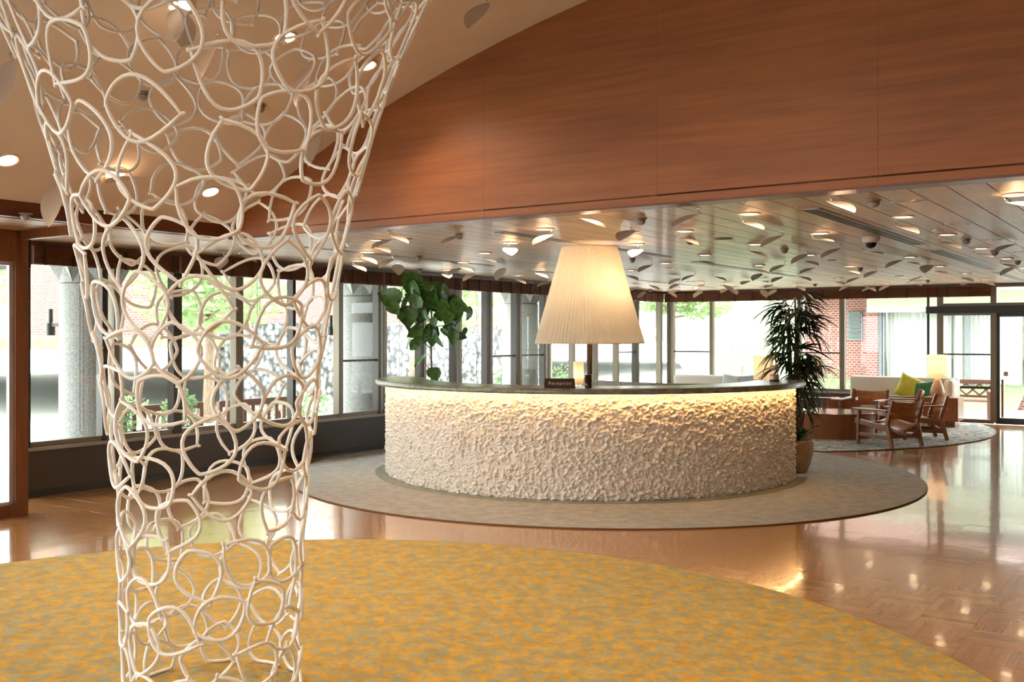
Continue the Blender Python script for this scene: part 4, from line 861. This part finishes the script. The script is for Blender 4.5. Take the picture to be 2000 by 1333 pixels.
def bench(p, rz, L, label, cross=False):
    t = thing('garden_bench', label, 'bench', p, rz)
    for sx in (-1, 1):
        obj('leg', MB().box(sx*L/2-.03, sx*L/2+.03, .20, .26, 0, .82), m_bench, t); obj('leg', MB().box(sx*L/2-.03, sx*L/2+.03, -.26, -.20, 0, .58), m_bench, t); obj('armrest', MB().box(sx*L/2-.04, sx*L/2+.04, -.30, .22, .58, .61), m_bench, t)
    for k in range(4): obj('seat_slat', MB().box(-L/2, L/2, -.25+k*.115, -.25+k*.115+.09, .40, .425), m_bench, t)
    obj('top_rail', MB().box(-L/2, L/2, .21, .25, .74, .83), m_bench, t); obj('lower_rail', MB().box(-L/2, L/2, .21, .25, .46, .51), m_bench, t); n_ = int(L/.14)
    if cross:
        for k in range(4):
            x0 = -L/2+L*k/4; obj('cross_slat', MB().beam((x0, .23, .51), (x0+L/4, .23, .74), .02, .035), m_bench, t); obj('cross_slat', MB().beam((x0+L/4, .23, .51), (x0, .23, .74), .02, .035), m_bench, t)
    else:
        for k in range(1, n_): obj('back_slat', MB().box(-L/2+L*k/n_-.03, -L/2+L*k/n_+.03, .22, .24, .5, .75), m_bench, t)
    return t
q = P(10.0, VL-2.1, GO); bench(q, TH-PI/2, 1.5, 'brown slatted garden bench outside, nearer the concrete column')
q = P(8.4, VL-2.2, GO); bench(q, TH-PI/2, 1.2, 'brown slatted garden bench outside, behind the lattice')
r_ = .4530; q = P(UE+2.6, (UE+2.6)*(r_*CT+ST)/(CT-r_*ST), GO); bench(q, TH, 1.0, 'cross-backed bench outside beside the glass door', True)
def leafcloud(c, rx, ry, rz_, n, size, R):
    mb = MB()
    for _ in range(n):
        while True:
            x, y, z = R.uniform(-1,1), R.uniform(-1,1), R.uniform(-1,1); q2 = x*x+y*y+z*z
            if .15 < q2 < 1: break
        o = Vector((c[0]+x*rx, c[1]+y*ry, c[2]+z*rz_)); a = Vector((R.gauss(0,1), R.gauss(0,1), R.gauss(0,.6))).normalized(); b = a.orthogonal().normalized(); s_ = size*R.uniform(.6,1.3)
        mb.add([o-a*s_, o+b*s_*.4, o+a*s_, o-b*s_*.4], [(0,1,2,3)])
    return mb
Rt = random.Random(77)
def tree(p, h, r, label, clouds=6, n=520, size=.13, mat=None, trunk=.12):
    t = thing('garden_tree', label, 'tree', p, 0, 'trees in the garden outside')
    obj('trunk', MB().tube([(0,0,0),(.05,.03,h*.4),(.0,.0,h*.75)], [trunk, trunk*.8, trunk*.4], 8), m_bark, t, smooth=True); mb = MB()
    for k in range(clouds):
        a = Rt.uniform(0,6.28); d = r*Rt.uniform(.2,.7); c = (d*math.cos(a), d*math.sin(a), h*Rt.uniform(.55,1.05)); q3 = leafcloud(c, r*.6, r*.6, r*.36, n, size, Rt); mb.add(q3.v, q3.f)
        obj('limb', MB().tube([(0,0,h*.5), (c[0]*.5, c[1]*.5, c[2]*.85), c], [trunk*.35, trunk*.25, trunk*.1], 5), m_bark, t)
    obj('foliage', mb, mat or m_tree1, t, kind='stuff')
for k, (u, v, h, r, lab) in enumerate(((3.5, -15.5, 3.6, 2.3, 'leafy tree outside at the left edge beyond the screen'), (7.4, -16.5, 4.0, 2.2, 'leafy tree outside left of the first column'), (10.6, -22.0, 4.8, 2.4, 'leafy tree outside behind the lattice, left panes'), (13.0, -16.2, 4.2, 2.0, 'leafy tree outside behind the lattice, right panes'),
        (18.6, -15.6, 4.2, 2.0, 'leafy tree outside right of the fig tree'), (23.6, -14.9, 4.6, 2.0, 'leafy tree outside seen left of the big lampshade'), (29.5, -13.9, 4.6, 1.6, 'leafy tree outside right of the big lampshade'))):
    tree(P(u, v, GO), h, r, lab)
q = P(12.9, VL-2.9, GO); t = thing('tree_trunk', 'thick pale ridged tree trunk outside left of the concrete column', 'tree', q); obj('trunk', MB().lathe([(.34,0),(.27,.4),(.235,1.2),(.225,3.6)], 20, wob=lambda i: .05*math.sin(i*5)), noisy('pale_bark', (.18,.17,.15), (.28,.27,.25), 9, .95, .8, (5,5,1), bd=.03), t, smooth=True); obj('root_flare', MB().lathe([(.5,0),(.38,.12),(.33,.3)], 16), m_bark, t)
def shrub(p, r, h, label, mat=m_tree2, n=500, size=.05, grp='shrubs outside the windows'):
    t = thing('shrub', label, 'shrub', p, 0, grp); obj('foliage', leafcloud((0,0,h*.5), r, r, h*.55, n, size, Rt), mat, t, kind='stuff'); obj('stem', MB().tube([(0,0,0),(0,0,h*.6)], .02, 5), m_bark, t)
for (u, v, r, h, lab) in ((11.6, -12.6, .55, .75, 'low green shrub outside beside the bench, next to column'), (12.7, -13.2, .6, .8, 'green shrub outside behind the bench'), (9.2, -13.8, .7, .9, 'green shrub outside beyond the lattice'), (16.2, -11.2, .35, 1.1, 'feathery olive shrub outside right of the fig tree'), (19.0, -11.6, .5, 1.1, 'green shrub outside just left of the lamp pole'), (22.6, -6.0, .6, .7, 'green shrub outside by the brick wall, behind palm'), (21.0, -5.1, .35, .55, 'small green shrub outside left of the beige sofa'), (24.0, -7.6, .8, 1.2, 'green bush outside on the slope left of the palm'), (23.4, -2.3, .5, .4, 'grassy clump outside beyond the glass door'), (24.6, -9.6, .8, 1.6, 'taller green bush outside behind the palm')):
    shrub(P(u, v, GO), r, h, lab)
for u, v, lab in ((7.35, VL-1.5, 'grey planter box with conifer outside, left of two'), (8.35, VL-1.55, 'grey planter box with conifer outside, right of two'), (4.4, VL-2.2, 'dark planter with shrub outside the left screen')):
    t = thing('planter_box', lab, 'planter', P(u, v, GO), TH); obj('box', MB().box(-.26,.26,-.26,.26,0,.36).box(-.28,.28,-.28,.28,.33,.37), m_planter, t); obj('soil', MB().box(-.24,.24,-.24,.24,.36,.375), m_soil, t)
    mb = MB(); q3 = leafcloud((0,0,.7), .24, .24, .36, 420, .045, Rt); obj('foliage', q3, m_tree2, t, kind='stuff'); obj('stem', MB().tube([(0,0,.36),(0,0,.9)], .015, 5), m_bark, t)
# rubble terrace wall and slope behind the fig tree
m_rubble = M0('rubble_stone', (.4,.4,.38), .9); nr = N(m_rubble); vo = nr.n('ShaderNodeTexVoronoi'); vo.inputs['Scale'].default_value = 7.; nr.l(nr.vec((1,1,1)), vo.inputs['Vector']); nr.base(nr.ramp(vo.outputs['Distance'], [(.1, (.30,.30,.29)), (.5, (.15,.15,.145)), (.75, (.035,.035,.035))])); nr.bump(vo.outputs['Distance'], -.6, .05)
tw = struct('terrace_wall', MB().box(-19.5, -19.0, 16, 30, GO, 1.9), m_rubble)
# brick wing of the house beyond the far wall
BD = UE+6.2
def bp(x, D=BD):  r = (x-1000)/F; return D*(r*CT+ST)/(CT-r*ST)
bw = thing('brick_house_wing', 'red brick house wing with pale eaves and white curtains outside', 'building', P(BD, bp(1712), GO), TH); o0 = bp(1712); eh = 2.30-GO
def bb(name, x0, x1, d0, d1, z0, z1, mat): return obj(name, MB().box(bp(x0)-o0, bp(x1)-o0, d0, d1, z0-GO, z1-GO), mat, bw)
bb('brick_wall', 1560, 1693, .5, .8, GO, 2.55, m_brick); bb('brick_pier', 1692, 1715, -.05, .8, GO, 2.45, m_brick)
bb('eave_beam', 1700, 2200, -.35, .1, 2.15, 2.62, m_eave); bb('roof_soffit', 1560, 2200, -1.7, .9, 2.62, 2.74, m_eave); bb('roof_tiles', 1540, 2200, -1.8, 3.0, 2.74, 3.3, M0('roof_tile', (.26,.15,.125), .8))  # soffit overhang deepened to keep the brick front in shade
bb('door_frame', 1715, 1722, 0, .12, GO, 2.2, m_greyframe); bb('window_post', 1724, 1727, 0, .1, GO, 2.2, m_greyframe); bb('brick_plinth', 1722, 2200, .0, .25, GO, GO+.22, m_brick); bb('grey_post', 1886, 1892, -.02, .1, GO, 2.2, m_greyframe); bb('white_post', 1868, 1880, -.1, .1, GO, 2.2, m_eave)
for k in range(6): bb('louver', 1648+0*k, 1671, .42, .52, 1.52+.12*k, 1.585+.12*k, m_louver)
bb('louver_frame', 1645, 1674, .46, .50, 1.45, 2.2, m_greyframe)
for k in range(5):
    x0, x1 = bp(1727)-o0+k*1.55, bp(1727)-o0+k*1.55+1.5; mb = MB(); n_ = 70
    for i in range(n_+1): x_ = x0+(x1-x0)*i/n_; y_ = .30+.035*math.sin(i*1.3)+.02*math.sin(i*.37+k); mb.v += [(x_, y_, .2), (x_, y_, 2.2-GO)]
    mb.f += [[2*i, 2*i+2, 2*i+3, 2*i+1] for i in range(n_)]; obj('curtain', mb, m_curtain, bw, smooth=True)
    obj('window_pane', MB().box(x0, x1, .12, .13, .2, 2.2-GO), m_glass, bw)
bb('back_wall', 1693, 2200, 2.2, 2.4, GO, 2.6, m_eave)
bh = thing('brick_house', 'red brick house on the terrace behind the fig tree', 'building', P(19, -23.5, GO), TH); obj('wall', MB().box(-2, 2, -5, 14, 1.5, 4.6), m_brick, bh); obj('roof', MB().box(-2.6, 2.6, -5.6, 14.6, 4.6, 4.8), m_eave, bh)
for k in range(5):
    w_ = obj('window', MB().box(1.98, 2.03, -3.5+3.4*k, -2.0+3.4*k, 2.4, 3.8), m_greyframe, bh); obj('pane', MB().box(2.03, 2.035, -3.42+3.4*k, -2.08+3.4*k, 2.48, 3.72), M0('dim_glass', (.35,.4,.42), .2), w_)
struct('terrace_ground', MB().box(-45, -19.3, 10, 60, 1.3, 1.55), m_grass)
struct('slope_ground', MB().add([(VL-1, UE+4.5, GO-.02), (-3.2, UE+4.5, GO-.02), (-3.2, UE+16, 3.2), (VL-9, UE+16, 3.2)], [(0,1,2,3)]), m_grass)
